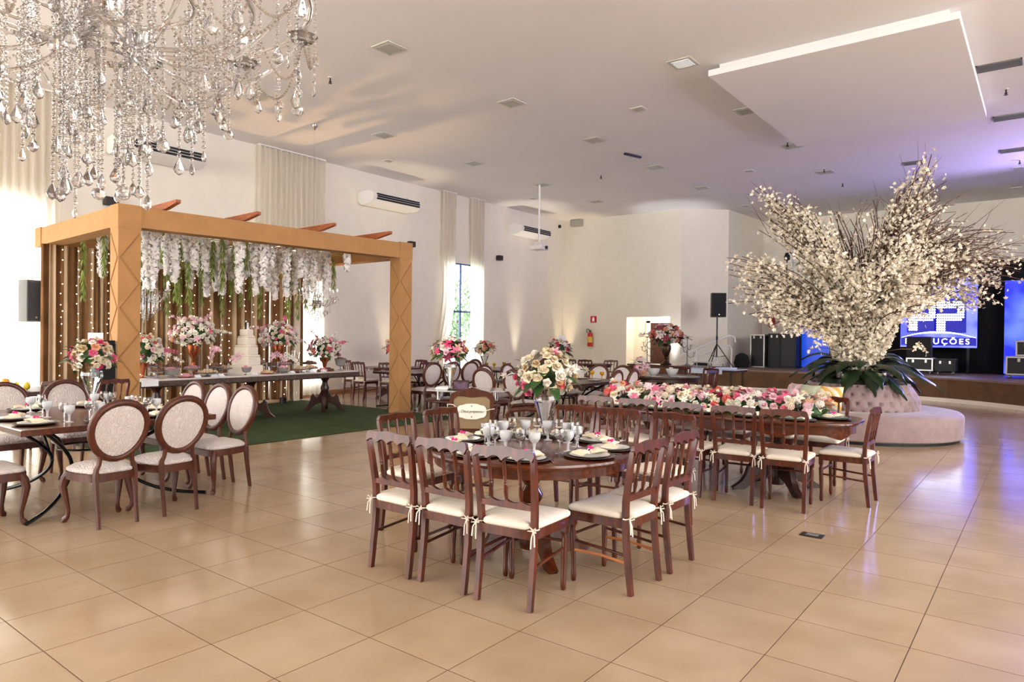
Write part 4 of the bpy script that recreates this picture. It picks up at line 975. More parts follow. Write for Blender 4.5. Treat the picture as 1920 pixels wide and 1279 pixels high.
# sweets
def heap(name, label, u, v, kind, m, r, n, hgt, group):
    l = on_table(u, v); t = thing(name, label, 'sweets dish', l, rw.uniform(0,3), group)
    if kind == 'stand': ob('stand', MB().lathe([(0,0),(r*.5,0),(r*.5,.008),(.016,.02),(.013,hgt*.6),(.02,hgt-.02),(r*.95,hgt-.008),(r*1.05,hgt+.012),(r*.95,hgt+.004),(0,hgt)], 20), t, mats=M['smoke'])
    elif kind == 'bowl': ob('bowl', MB().lathe([(0,0),(r*.5,0),(r*.5,.008),(.018,.02),(.018,hgt*.35),(r*.7,hgt*.5),(r,hgt+.03),(r*.96,hgt+.03),(r*.62,hgt*.55),(0,hgt*.45)], 20), t, mats=M['smoke'])
    else: ob('tray', MB().lathe([(0,0),(r,0),(r*1.1,.02),(r*1.05,.02),(r*.95,.008),(0,.008)], 20), t, mats=M['copper'])
    mb = MB()
    for i in range(n):
        a = i*2.4; q = sqrt((i % (n*.7))/(n*.7)) if n else 0; lay = 0 if i < n*.7 else 1
        x, y, zz = r*.86*q*cos(a)*(1-.3*lay), r*.86*q*sin(a)*(1-.3*lay), hgt+.015+.022*lay
        if kind == 'tray': zz -= hgt-.008
        mb.lathe([(0,-.012),(.012,-.012),(.018,.004),(.012,.016),(0,.019)], 6, (x,y,zz+.012*((i*7) % 5)/4))
    ob('sweets', mb, t, mats=M[m], smooth=60)['kind'] = 'stuff'
SW = [(-.2,-1.7,'stand','choc',.13,.17,'rear left tall stand'),(.22,-.82,'stand','choc',.12,.15,'between left urn and cake'),(.12,.36,'stand','choc',.11,.13,'right behind the copper tray'),(.40,.68,'tray','choc',.09,.03,'low tray at front right'),(.38,1.36,'tray','pinksweet',.09,.03,'low tray before the right bouquet'),(-.2,.30,'stand','pinksweet',.13,.18,'rear stand right of the cake'),(.28,-1.85,'stand','choc',.10,.10,'leftmost by the post'),(.30,-1.62,'bowl','pinksweet',.12,.11,'second from left, smoky bowl'),(.0,-1.45,'stand','choc',.14,.16,'behind the left smoky bowl'),(.38,-1.42,'tray','pinksweet',.10,.03,'low copper tray at front left'),(.05,-1.12,'stand','pinksweet',.13,.12,'under the left tall urn'),(.34,-1.02,'stand','creamsweet',.16,.06,'wide low stand at front left'),(.10,-.62,'stand','creamsweet',.16,.11,'left of the cake'),(.36,-.30,'bowl','pinksweet',.08,.10,'in front of the cake'),(.36,.12,'tray','creamsweet',.10,.03,'copper tray right of the cake'),(.36,.46,'bowl','pinksweet',.09,.08,'smoky bowl right of the cake'),(.10,.66,'stand','pinksweet',.15,.15,'under the right tall urn'),(.38,.86,'stand','creamsweet',.12,.06,'front right low stand'),(-.05,1.0,'stand','choc',.12,.17,'rear right tall stand'),(.30,1.12,'stand','creamsweet',.14,.07,'front right wide stand'),(.0,1.36,'stand','choc',.13,.14,'left of the right end bouquet'),(.30,1.58,'tray','choc',.10,.03,'under the right end bouquet'),(.15,2.02,'bowl','choc',.11,.20,'tall bowl at the right end')]
for k, (u, v, kind, m, r, hg, w) in enumerate(SW): heap('sweets_dish', 'dish of wedding sweets, ' + w, u, v, kind, m, r*1.12, 80, hg, 'sweets dishes on the cake table')
for k, v in enumerate((-1.28, -.98, -.86, -.22, .58, 1.02, 1.32)):
    l = on_table(.46, v); tag(ob('name_card', MB().prism([(-.05,0),(.05,0),(.05,.003),(.0,.045),(-.0,.045)], -.05, .05, 'xz'), None, l, KA, mats=M['card'], smooth=0), 'folded white name card on cake table, %s from left' % ('first', 'second', 'third', 'fourth', 'fifth', 'sixth', 'seventh')[k], 'card', 'name cards on the cake table')
lr = tag(ob('lace_runner', MB().box(-.53,.53,-.13,.13,.0,.004).box(.525,.53,-.13,.13,-.10,.004), None, on_table(0,-2.08,.8255), KA, mats=M['card'], smooth=0), 'white lace cloth over the left end of the cake table', 'cloth')
for k, (v, s) in enumerate(((-1.70, 1.0), (-1.58, .9), (1.16, 1.0), (1.28, .9))):
    tag(ob('candle_glass', MB().lathe([(0,0),(.035,0),(.012,.02),(.008,.22),(.03,.26),(.045,.40),(.042,.40),(.026,.27),(0,.25)], 14), None, on_table(-.25, v), sc=s, mats=M['glass']), 'tall clear candle glass on cake table, %s' % ('far left', 'second from left', 'behind right bouquet', 'farthest right')[k], 'candle holder', 'candle glasses on the cake table')
# small crystal chandeliers under the pergola
def small_chandelier(label, loc, sc=1.0):
    c = thing('crystal_chandelier', label, 'chandelier', loc)
    ob('stem', MB().lathe([(0,-.12),(.05,-.10),(.07,-.04),(.03,0),(.02,.1),(.05,.15),(.02,.2),(.012,.45),(.0,.46)], 12), c, mats=M['crystal'])
    ob('chain', MB().tube([(0,0,.45),(0,0,.95)], .006, 6), c, mats=M['chrome'])
    for k in range(8):
        a = 2*pi*k/8; P = [(.04+.36*u, .05-.16*sin(u*pi)+.10*u) for u in [i/8 for i in range(9)]]
        arm = ob('arm', MB().tube([(r*cos(a), r*sin(a), z) for r, z in P], .012, 6), c, mats=M['crystal'])
        e = (.40*cos(a), .40*sin(a), .15)
        ob('candle', MB().lathe([(0,0),(.045,0),(.05,.012),(.014,.016),(.013,.10),(0,.10)], 10, e), arm, mats=M['white'])
        ob('candle_bulb', MB().lathe([(0,.10),(.012,.112),(.013,.125),(.006,.15),(0,.16)], 8, e), arm, mats=M['flame'])
        mb = MB()
        for i in range(5):
            b = a+(i-2)*.16; q = .42-.05*abs(i-2); h = .05+.03*((i*7+k) % 3)
            mb.lathe([(0,-h-.05),(.014,-h-.02),(.004,-h+.01),(0,-h+.02)], 6, (q*cos(b), q*sin(b), .14)).tube([(q*cos(b), q*sin(b), .14),(q*cos(b), q*sin(b), .14-h)], .003, 4)
        ob('crystal_drops', mb, arm, mats=M['crystal'], smooth=0)
    mb = MB(); r = random.Random(9)
    for k in range(46):
        a = 2.4*k; q = .26*sqrt((k+.5)/46); z0 = -.02; l = .30*(1-q/.30)+.10
        mb.tube([(q*cos(a), q*sin(a), .06),(q*cos(a), q*sin(a), -l)], .005, 4); mb.lathe([(0,-.05),(.016,-.02),(.004,.01),(0,.014)], 6, (q*cos(a), q*sin(a), -l))
    ob('crystal_strings', mb, c, mats=M['crystal'], smooth=0)['kind'] = 'stuff'
    return c
small_chandelier('small crystal chandelier with candle bulbs under pergola, left one', (-12.05, 5.35, 2.12))
small_chandelier('small crystal chandelier with candle bulbs under pergola, right one', (-12.35, 9.1, 2.22))
# ---------------------------------------------------------------- large crystal chandelier near the camera
CH = Vector((-2.93, 1.14, 0))
chd = thing('crystal_chandelier', 'large crystal chandelier with long bead strings, top left near camera', 'chandelier', (CH.x, CH.y, 2.0))
def bead_chain(l, br=.0074, sp=.0165):
    mb = MB(); z = 0; k = 0
    while z < l:
        r = br*(1.0 if k % 6 else 1.25); mb.lathe([(0,r),(r*.8,r*.45),(r,0),(r*.8,-r*.45),(0,-r)], 6, (0,0,-z-r), a0=k*.4); z += sp; k += 1
    return mb
CHAINS = [(l, me_of('bead_string', bead_chain(l), M['crystal'], 0)) for l in (.30,.40,.50,.60,.70,.80,.92)]
def pendant(h, w, fl=.55):
    return MB().lathe([(0,0),(w*.12,-h*.06),(w*.10,-h*.14),(w*.34,-h*.40),(w*.50,-h*.68),(w*.36,-h*.86),(w*.12,-h*.96),(0,-h)], 8, sy=fl)
PENDS = [me_of('crystal_pendant', pendant(h, w, f), M['crystal'], 0) for h, w, f in ((.062,.046,.5),(.072,.050,.6),(.055,.030,.4),(.08,.046,.5))]
ball = me_of('crystal_ball', MB().lathe([(0,0),(.018,-.006),(.026,-.02),(.026,-.03),(.018,-.044),(0,-.05)], 8), M['crystal'], 0)
rc = random.Random(19)
ob('centre_column', MB().lathe([(0,.6),(.10,.62),(.14,.72),(.08,.80),(.06,.9),(.12,1.0),(.16,1.05),(.05,1.15),(.04,1.6),(.09,1.7),(.02,1.75),(.012,2.2),(.012,3.9),(.12,3.92),(.12,3.948),(0,3.948)], 16), chd, mats=M['crystal'])
def string_at(r, a, ztop, zend):
    l = max(.22, ztop-zend); ch = min(CHAINS, key=lambda c: abs(c[0]-l)); x, y = r*cos(a), r*sin(a)
    s = ob('bead_string', ch[1], chd, (x, y, zend-2.0+ch[0]+.0), rot=(rc.uniform(-.015,.015), rc.uniform(-.015,.015), rc.uniform(0,3)))
    p = rc.choice(PENDS) if rc.random() > .12 else ball
    ob('crystal_pendant', p, s, (0,0,-ch[0]-.01), rot=(0,0,rc.uniform(0,3)))
    if rc.random() < .5: ob('crystal_pendant', rc.choice(PENDS), s, (.012,.004,-ch[0]*rc.uniform(.55,.85)), rot=(0,0,rc.uniform(0,3)), sc=.85)
for k in range(16):
    a = 2*pi*k/16+.1
    for j in range(2): string_at(.76+rc.uniform(-.05,.05), a+rc.uniform(-.09,.09), 2.98, rc.uniform(2.58,2.74))
for k in range(14):
    a = 2*pi*k/14+.3
    for j in range(3): string_at(.54+rc.uniform(-.06,.06), a+rc.uniform(-.1,.1), 2.95, rc.uniform(2.47,2.66))
for k in range(9):
    a = 2*pi*k/9+.2
    for j in range(4): string_at(.32+rc.uniform(-.05,.05), a+rc.uniform(-.14,.14), 2.9, rc.uniform(2.28,2.48))
for k in range(6):
    a = 2*pi*k/6
    for j in range(4): string_at(.13+rc.uniform(-.05,.05), a+rc.uniform(-.3,.3), 2.85, rc.uniform(2.11,2.30))
string_at(.16, 3.4, 2.85, 2.07)
for ring, zr in ((.78,2.93),(.55,2.88),(.32,2.88)):
    ob('frame_ring', MB().tube([(ring*cos(2*pi*k/40), ring*sin(2*pi*k/40), zr-2.0) for k in range(40)], .012, 6, closed=True), chd, mats=mat('champagne_glass_%d' % int(ring*100), L(244,236,228), 0.08, trans=0.8), smooth=60)
M['swag'] = mat('bead_swag', L(246,236,228), 0.1, trans=0.7)
for k in range(10):
    a = 2*pi*k/10; P = [(.08+.70*u, .72-.18*sin(u*pi)+.16*u*u) for u in [i/10 for i in range(11)]]
    ar = ob('arm', MB().tube([(r*cos(a), r*sin(a), z) for r, z in P], .009, 8), chd, mats=M['crystal'])
    e = (.78*cos(a), .78*sin(a), .88)
    ob('bobeche', MB().lathe([(0,0),(.05,.002),(.07,.022),(.066,.024),(.02,.012),(.016,.11),(0,.11)], 14, e), ar, mats=M['crystal'])
    ob('bulb', MB().lathe([(0,.11),(.014,.12),(.017,.14),(.008,.18),(0,.2)], 10, e), ar, mats=M['flame'])
    for j, (ra, rb, dz) in enumerate(((.78,.78,.20),(.55,.78,.26),(.35,.60,.30))):
        a2 = a+2*pi/10; pts = []
        for i in range(13):
            u = i/12; aa = a+(a2-a)*u; rr_ = ra+(rb-ra)*u; pts.append((rr_*cos(aa), rr_*sin(aa), .88-dz*sin(u*pi)))
        mb = MB()
        for i in range(len(pts)*3-2):
            u = i/(len(pts)*3-3)*12; i0 = min(11, int(u)); f = u-i0; p = [pts[i0][q]*(1-f)+pts[i0+1][q]*f for q in range(3)]
            mb.lathe([(0,.0075),(.0075,0),(0,-.0075)], 6, p)
        ob('bead_swag', mb, chd, mats=M['swag'], smooth=60)

# ---------------------------------------------------------------- round settee with blossom tree
SC = Vector((-2.49, 12.63, 0))
RV = Vector((cos(YAW), sin(YAW), 0)); FV = Vector((-sin(YAW), cos(YAW), 0))
se = thing('round_settee', 'round tufted lilac velvet settee beneath the blossom tree', 'sofa', SC)
SR = 1.50
ob('plinth', MB().lathe([(0,0),(SR-.06,0),(SR-.06,.06),(0,.06)], 64), se, mats=M['black'], smooth=30)
ob('seat', MB().lathe([(.75,.05),(SR-.02,.05),(SR,.07),(SR+.005,.36),(SR-.01,.405),(SR-.05,.435),(SR-.2,.455),(1.2,.455),(.80,.44)], 96), se, mats=M['velvet'], smooth=40)
bk = MB(); NA, NZ = 200, 26
def back_r(a, t):   # cone radius with diamond tufting
    rows = 3.0; ua = a/(2*pi)*34; best = 9
    zt = t*rows
    for jr in range(0, 4):
        off = .5*(jr % 2); da = (ua-off) % 1; da = min(da, 1-da); dz = zt-jr; d = sqrt((da*1.3)**2+(dz*.8)**2); best = min(best, d)
    pinch = -.055*math.exp(-(best/.16)**2)
    f1 = abs(((ua+zt*.5) % 1)-.5); f2 = abs(((ua-zt*.5) % 1)-.5)
    crease = -.014*(math.exp(-((.5-f1)/.07)**2)+math.exp(-((.5-f2)/.07)**2))
    seam = -.03*math.exp(-((((a-1.0) % (pi/2))-0)/.02)**2)-.03*math.exp(-((((a-1.0) % (pi/2))-pi/2)/.02)**2)
    return .92-.15*t+.05*sin(t*pi)+pinch+crease+seam
vs = []
for j in range(NZ+1):
    t = j/NZ
    for i in range(NA): a = 2*pi*i/NA; r = back_r(a, t); vs.append((r*cos(a), r*sin(a), .43+.40*t))
for rr_, zz in ((.77,.85),(.70,.85),(.62,.80)):
    for i in range(NA): a = 2*pi*i/NA; vs.append((rr_*cos(a), rr_*sin(a), zz))
bk.add(vs, [(j*NA+i, j*NA+(i+1) % NA, (j+1)*NA+(i+1) % NA, (j+1)*NA+i) for j in range(NZ+3) for i in range(NA)])
bko = ob('backrest', bk, se, mats=M['velvet'], smooth=180)
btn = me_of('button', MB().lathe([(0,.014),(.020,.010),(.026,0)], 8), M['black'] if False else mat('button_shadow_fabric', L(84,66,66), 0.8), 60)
for jr in range(0, 4):
    for i in range(34):
        a = 2*pi*(i+.5*(jr % 2))/34; t = min(.97, max(.05, jr/3)); r = back_r(a, t)
        if jr in (0, 3) and False: continue
        p = Vector((r*cos(a), r*sin(a), .43+.40*t))
        if (SC+p).dot(FV) < SC.dot(FV)+.3: ob('button', btn, bko, p, rot=orient((cos(a), sin(a), .2)))
# throw pillows on the settee
def pillow_mesh(m, w=.22):
    mb = MB(); n = 10; vs = []
    for s in (1, -1):
        for i in range(n+1):
            for j in range(n+1):
                u, v = -1+2*i/n, -1+2*j/n; h = .085*((1-u**4)*(1-v**4))**.6
                vs.append((u*w*(1-.06*(1-v*v)), s*h, v*w*(1-.06*(1-u*u))))
    fs = []
    for s in (0, 1):
        for i in range(n):
            for j in range(n): q = s*(n+1)**2+i*(n+1)+j; f = (q,q+1,q+n+2,q+n+1); fs.append(f if s else f[::-1])
    mb.add(vs, fs); return mb
M['greenpillow'] = mat('pale_green_fabric', L(190,196,172), 0.9, bump=.5, bscale=30)
def stripe_mat(name, c1, c2, sc):
    m = mat(name, c1, .85); N = m.node_tree.nodes; K = m.node_tree.links; tc = N.new('ShaderNodeTexCoord'); w = N.new('ShaderNodeTexWave'); w.inputs['Scale'].default_value = sc; w.bands_direction = 'DIAGONAL'
    rp = N.new('ShaderNodeValToRGB'); rp.color_ramp.interpolation = 'CONSTANT'; rp.color_ramp.elements[0].color = c1; rp.color_ramp.elements[1].position = .5; rp.color_ramp.elements[1].color = c2
    K.new(tc.outputs['Object'], w.inputs[0]); K.new(w.outputs[0], rp.inputs[0]); K.new(rp.outputs[0], N['Principled BSDF'].inputs['Base Color']); return m
M['stripepillow'] = stripe_mat('gold_stripe_fabric', L(226,178,92), L(238,226,204), 3.2)
M['dotpillow'] = mat('pink_dot_fabric', L(228,206,206), .9, col2=L(196,150,160), vscale=14)
for k, (dr, m, lab) in enumerate(((-.98,'dotpillow','speckled pink pillow leaning on the left of the settee'),(-.62,'greenpillow','pale green quilted pillow on the settee'),(-.26,'stripepillow','gold and white striped pillow on the settee'))):
    a = (-1.5,-1.15,-.82)[k]; R_ = 1.10; p = SC+(-FV*cos(a)+RV*sin(a))*R_; rzv = YAW+a
    o = tag(ob('throw_pillow', pillow_mesh(m, .19), None, (p.x, p.y, .645), rot=(-.25, 0, rzv), mats=M[m], smooth=180), lab, 'pillow')
# foliage collar
lf = thing('leaf_collar', 'dark green broad leaves spilling over the settee top', 'leaves', SC+Vector((0,0,.80)))
rl = random.Random(8)
ob('planter', MB().lathe([(0,-.02),(.62,-.02),(.60,.12),(.35,.24),(0,.26)], 24), lf, mats=M['palm'])
for k in range(42):
    a = 2.4*k; l = rl.uniform(.65,1.1); e = rl.uniform(.15,.8); d = Vector((cos(a)*cos(e), sin(a)*cos(e), sin(e))); mb = MB(); s = d.cross(Vector((0,0,1))).normalized(); vs = []
    for i in range(9):
        u = i/8; c = d*(.25+l*u)+Vector((0,0,-.62*l*u*u+.17)); w = .12*sin(pi*min(.98,.10+.88*u))*(1+.18*(-1)**i)
        vs += [c-s*w+Vector((0,0,-.02)), c+Vector((0,0,.012)), c+s*w+Vector((0,0,-.02))]
    mb.add(vs, [(3*i+q, 3*i+q+1, 3*i+q+4, 3*i+q+3) for i in range(8) for q in (0,1)]); ob('leaf', mb, lf, mats=M['palm'], smooth=180)
# the tree
tr = thing('blossom_tree', 'giant white cherry blossom arrangement with brown twigs over the settee', 'tree', SC+Vector((0,0,.85)))
BUND = [  # (right, depth, z tip, branches, blossom density, spread, bare fraction)
    (-1.62,.1,3.85,40,.9,.34,.35),(-1.35,-.6,3.3,20,1.1,.4,.2),(-2.2,-.1,2.85,22,1.0,.28,.3),(-1.9,.5,2.55,18,1.1,.3,.1),(-1.95,-.4,2.05,16,1.0,.24,0),
    (-.42,.2,3.95,9,.15,.35,.9),(-.1,-.4,3.35,16,.5,.5,.6),(.15,.5,3.7,14,.35,.5,.7),(.92,-.1,4.22,34,.9,.24,.45),(1.12,.3,4.0,30,.2,.28,.8),(.7,-.7,3.4,22,.5,.4,.6),
    (1.6,.2,3.5,44,.08,.30,.95),(1.9,-.3,3.2,40,.14,.26,.9),(2.45,-.1,2.95,20,.8,.24,.5),(2.55,.3,2.6,20,1.0,.22,.2),(1.4,-.4,3.05,20,.8,.3,.2),
    (0,-1.3,2.9,22,1.0,.6,.1),(.35,-1.2,2.4,16,1.1,.4,0),(-.7,-1.2,2.5,18,1.2,.5,0),(.3,1.3,3.0,16,.8,.5,.1),(-.8,1.2,2.8,14,.8,.5,.1),(1.2,1.2,3.1,14,.6,.4,.1)]
rt = random.Random(14); br = MB(); bl = MB()
def blossom(c, s):
    d = Vector((rt.gauss(0,1), rt.gauss(0,1), rt.gauss(0,1))).normalized(); t = d.orthogonal().normalized(); b = d.cross(t)
    s *= .95; vs = [c]
    for k in range(10):
        a = 2*pi*k/10; q = s if k % 2 else s*.62; vs.append(c+(t*cos(a)+b*sin(a))*q+d*(s*.42 if k % 2 else s*.12))
    bl.add(vs, [(0, k+1, (k+1) % 10+1) for k in range(10)])
for (R_, D_, Z_, nb, den, spr, bare) in BUND:
    for k in range(nb):
        j = Vector((rt.gauss(0,spr*.5), rt.gauss(0,spr*.5), rt.gauss(0,spr*.5))); ln = rt.uniform(.72,1.05)
        tip = (RV*(R_+.14)+FV*D_+Vector((0,0,Z_-.85)))*ln+j; a0 = rt.uniform(0,6.3)
        p0 = Vector((.10*cos(a0), .10*sin(a0), .1)); hor = Vector((tip.x, tip.y, 0))
        p1 = hor*.20+Vector((0,0,tip.z*.46+.72+(.55 if R_ > 1.2 else 0)))+j*.2; pts = []; n = 10; wob = rt.uniform(0,6)
        for i in range(n+1):
            u = i/n; q = p0*(1-u)**2+p1*2*u*(1-u)+tip*u*u
            q += Vector((sin(u*9+wob), cos(u*8+wob*1.7), sin(u*7+wob*.6)))*.10*u; pts.append(q)
        br.tube(pts, [.012*(1-.7*i/n)+.002 for i in range(n+1)], 4)
        if bare > .3:
            for tw in range(3):
                i = rt.randrange(5, 10); q = pts[i]; dd = (pts[i]-pts[i-1]).normalized()+Vector((rt.gauss(0,.5), rt.gauss(0,.5), rt.gauss(.2,.5))); l = rt.uniform(.15,.4)
                br.tube([q, q+dd*l*.5+Vector((0,0,.02)), q+dd*l+Vector((rt.gauss(0,.05),0,.05))], [.005,.004,.0015], 3)
        for b in range(int(105*den*rt.uniform(.6,1.3))):
            u = rt.uniform(.12, 1.0) if bare < .5 else rt.choice((rt.uniform(.1,.6), rt.uniform(.1,.55), rt.uniform(.7,1)))
            f = u*n; i = min(n-1, int(f)); q = pts[i].lerp(pts[i+1], f-i); blossom(q+Vector((rt.gauss(0,.06), rt.gauss(0,.06), rt.gauss(0,.06))), rt.uniform(.024,.044))
# dense blossom cone at the foot
for k in range(5200):
    u = rt.random()**.9; z = .16+1.75*u; r = .26+.58*u**.9; a = rt.uniform(0,6.283); q = r*rt.uniform(.6,1.08); blossom(Vector((q*cos(a), q*sin(a), z+rt.gauss(0,.04))), rt.uniform(.028,.046))
for (R_, z, l) in ((-.75,.55,.35),(.75,.55,.4),(-.5,.95,.3)):
    br.tube([RV*R_*.4+Vector((0,0,z-.05)), RV*(R_*.8)+FV*(-.2)+Vector((0,0,z+.02)), RV*(R_*1.3)+FV*(-.3)+Vector((0,0,z+.02))], [.006,.005,.002], 4)
    for k in range(26): u = k/26; blossom(RV*(R_*(1+.3*u))+FV*(-.3)+Vector((0,0,z+.1*sin(u*4)+rt.gauss(0,.03))), .028)
tag(ob('branches', br, tr, mats=M['branch'], smooth=60), 'thin brown twigs', kind='stuff')
tag(ob('blossoms', bl, tr, mats=M['treeblossom'], smooth=0), 'creamy white blossoms', kind='stuff')
# small chrome uplights in the leaves
for k, (r_, d_) in enumerate(((-.62,-.45),(.22,-.62),(-.95,.2),(.75,-.2))):
    p = SC+RV*r_*.75+FV*d_*.75+Vector((0,0,.93)); u = thing('spot_lamp', 'small chrome spotlight among the dark leaves, ' + ('left', 'right of centre', 'far left', 'far right')[k], 'lamp', p, 0, 'chrome spotlights in the leaves')
    ob('lamp_can', MB().lathe([(0,0),(.04,0),(.055,.02),(.06,.10),(.075,.12),(.07,.12),(.05,.04),(0,.03)], 16), u, mats=M['chrome'])
    ob('lamp_lens', MB().lathe([(0,.10),(.058,.10),(.058,.104),(0,.104)], 16), u, mats=M['flame'])
    ld = bpy.data.lights.new('tree_spot', 'SPOT'); ld.energy = 34; ld.color = (1,.78,.48); ld.spot_size = 1.5; ld.shadow_soft_size = .06
    lo = bpy.data.objects.new('tree_spot', ld); COL.objects.link(lo); lo.parent = u; lo.location = (0,0,.14); lo.rotation_euler = (pi, 0, 0)
# ---------------------------------------------------------------- stage equipment
SZ = .62
def screen_mat(name, base, glow, es, kind):
    m = mat(name, (0,0,0,1), .3); N = m.node_tree.nodes; K = m.node_tree.links; b = N['Principled BSDF']
    tc = N.new('ShaderNodeTexCoord'); nz = N.new('ShaderNodeTexNoise'); nz.inputs['Scale'].default_value = 1.1 if kind else .6; nz.inputs['Detail'].default_value = 2
    rp = N.new('ShaderNodeValToRGB'); e = rp.color_ramp.elements; e[0].position = .38; e[0].color = base; e[1].position = .62; e[1].color = glow
    K.new(tc.outputs['Object'], nz.inputs['Vector']); K.new(nz.outputs[0], rp.inputs[0]); K.new(rp.outputs[0], b.inputs['Emission Color']); b.inputs['Emission Strength'].default_value = es; return m
def flat_mat(name, c, es):
    return mat(name, (0,0,0,1), .4, emit=c, es=es)
def led(label, x0, x1, z0, z1, y, m, group='led screens on the stage'):
    t = thing('led_screen', label, 'screen', ((x0+x1)/2, y, z0), 0, group); w = (x1-x0)/2; h = z1-z0
    ob('screen_cabinet', MB().cbox(-w, w, 0, .10, 0, h, .005), t, mats=M['black']); ob('display', MB().box(-w+.004, w-.004, -.006, 0, .004, h-.004), t, mats=m, smooth=0); return t
cs = led('large led screen showing white dotted PP logo on blue', -3.56, -1.60, 1.37, 3.42, 24.0, screen_mat('led_logo_background', L(40,46,212), L(104,112,248), 3.0, 1))
ob('screen_leg', MB().cbox(-.8,-.72,.02,.08,SZ-1.37,0,.005).cbox(.72,.8,.02,.08,SZ-1.37,0,.005), cs, mats=M['black'])
W1 = flat_mat('led_white', (.93,1,1,1), 6.0); NAV = flat_mat('led_navy_glow', L(16,18,150), 1.2)
def pp_dots():
    g = []
    for i in range(12):          # columns and rows of the blocky P with its open slot
        for j in range(12):
            if j >= 9 or (j >= 4 and i >= 9) or 4 <= j <= 6 or (j < 4 and i < 4):
                if not (i == 11 and j in (4, 11)): g.append((i, j))
    return g
for n_, x0 in enumerate((-.76, -.04)):
    glow = MB(); glow.cbox(x0-.05, x0+.75, -.0095, -.0065, .44, 1.44, .001); ob('logo_glow', glow, cs, mats=NAV, smooth=0)
    mb = MB()
    for i, j in pp_dots(): mb.lathe([(0,0),(.030,0)], 8, (0,0,0)).xf(Matrix.Translation((x0+.03+i*.058, -.012, .53+j*.074)) @ Matrix.Rotation(pi/2, 4, 'X'), len(mb.v)-9)
    ob('logo_letter', mb, cs, mats=W1, smooth=0)['kind'] = 'stuff'
arc = []
for k in range(25): u = -1+2*k/24; arc.append((u*.95, .29+.19*(1-u*u)))
ob('logo_arc', MB().prism(arc+[(x, z-.05*(1-abs(x/.95))-.004) for x, z in arc[::-1]], -.012, -.008, 'xz'), cs, mats=W1, smooth=0)
ob('logo_band', MB().box(-.96,.96,-.0095,-.0065,.06,.30), cs, mats=flat_mat('led_band', L(26,24,170), 1.0), smooth=0)
def text_mesh(txt, size, m, shear=0.0, ext=.002, align='CENTER', spacing=1.0):
    cu = bpy.data.curves.new('lettering', 'FONT'); cu.body = txt; cu.size = size; cu.extrude = ext; cu.align_x = align; cu.shear = shear; cu.space_character = spacing
    o = bpy.data.objects.new('lettering_tmp', cu); COL.objects.link(o); bpy.context.view_layer.update()
    me = bpy.data.meshes.new_from_object(o.evaluated_get(bpy.context.evaluated_depsgraph_get())); bpy.data.objects.remove(o); me.materials.clear(); me.materials.append(m); return me
ob('lettering', text_mesh('EVOLUÇÕES', .235, W1, 0, .002, 'CENTER', 1.36), cs, (-.03,-.013,.105), rot=(pi/2,0,0))
M['ledblue'] = screen_mat('led_plain_blue', L(10,44,150), L(22,74,196), 1.3, 0)
M['ledblue2'] = screen_mat('led_beam_blue', L(16,26,190), L(70,90,250), 2.4, 1)
led('plain blue led screen left of the blossom tree', -6.53, -5.58, .66, 2.55, 24.0, M['ledblue'])
led('narrow blue led strip low behind the tree', -4.75, -4.16, .66, 2.55, 24.0, M['ledblue2'])
led('bright blue led screen at the right picture edge', -.97, 1.3, .66, 3.30, 24.0, M['ledblue2'])
tag(ob('black_backdrop', MB().box(-5.3, 4, 24.5, 24.56, SZ, 3.95), None, mats=M['blackcloth'], smooth=0), 'black cloth backdrop behind the led screens', 'backdrop')
tag(ob('blue_banner', MB().box(-6.5, -5.6, 24.12, 24.15, 2.56, 2.85), None, mats=mat('teal_cloth', L(24,52,84), .8), smooth=0), 'dark teal strip above the plain blue screen', 'banner')
def flight_case(label, x0, x1, y0, y1, z0, z1, wheels=False, group='flight cases on the stage', edge='alu'):
    t = thing('flight_case', label, 'flight case', ((x0+x1)/2, (y0+y1)/2, z0), 0, group); w, d, h = (x1-x0)/2, (y1-y0)/2, z1-z0; b = .09 if wheels else 0; r = .022
    ob('case_body', MB().cbox(-w+.01, w-.01, -d+.01, d-.01, b+.01, h-.01, .01), t, mats=M['black'])
    e = MB()
    for X in (-w, w):
        for Y in (-d, d): e.cbox(X-r, X+r, Y-r, Y+r, b, h, .006)
    for X in (-w, w):
        for Z in (b+r, h-r): e.cbox(X-r, X+r, -d, d, Z-r, Z+r, .006)
    for Y in (-d, d):
        for Z in (b+r, h-r): e.cbox(-w, w, Y-r, Y+r, Z-r, Z+r, .006)
    ob('edge_trim', e, t, mats=M[edge])
    for X in (-w*.5, w*.5): ob('latch', MB().cbox(X-.03, X+.03, -d-.022, -d, h-.14, h-.05, .006), t, mats=M['alu'])
    if wheels:
        for X in (-w+.06, w-.06):
            for Y in (-d+.06, d-.06): ob('caster', MB().lathe([(0,-.02),(.045,-.02),(.045,.02),(0,.02)], 12).xf(Matrix.Translation((X,Y,.046)) @ Matrix.Rotation(pi/2, 4, 'Y')), t, mats=M['grey'])
    return t
flight_case('tall silver-edged flight case standing left on the stage', -7.80, -7.36, 23.0, 23.5, SZ, 1.72)
flight_case('plain black cabinet beside the tall silver-edged case', -7.30, -6.95, 23.3, 23.9, SZ, 1.75, edge='black')
flight_case('wide black cabinet in front of the truss tower', -6.93, -6.45, 23.3, 23.9, SZ, 1.75, edge='black')
flight_case('low silver-edged wheeled flight case below the logo screen', -3.18, -2.55, 22.6, 23.1, SZ, 1.08, True)
flight_case('low black rack case right of the wheeled case', -2.48, -2.02, 22.65, 23.15, SZ, 1.06, True, edge='black')
tag(ob('subwoofer', MB().cbox(-.30,.30,-.22,.22,0,.60,.01), None, (-2.9,22.85,1.0805), mats=mat('dark_speaker_cloth', L(26,24,24), .8)), 'tall dark speaker box standing on the wheeled case', 'speaker')
flight_case('upper small silver-edged case at the right picture edge', -.62, .1, 21.9, 22.4, 1.195, 1.60, False)
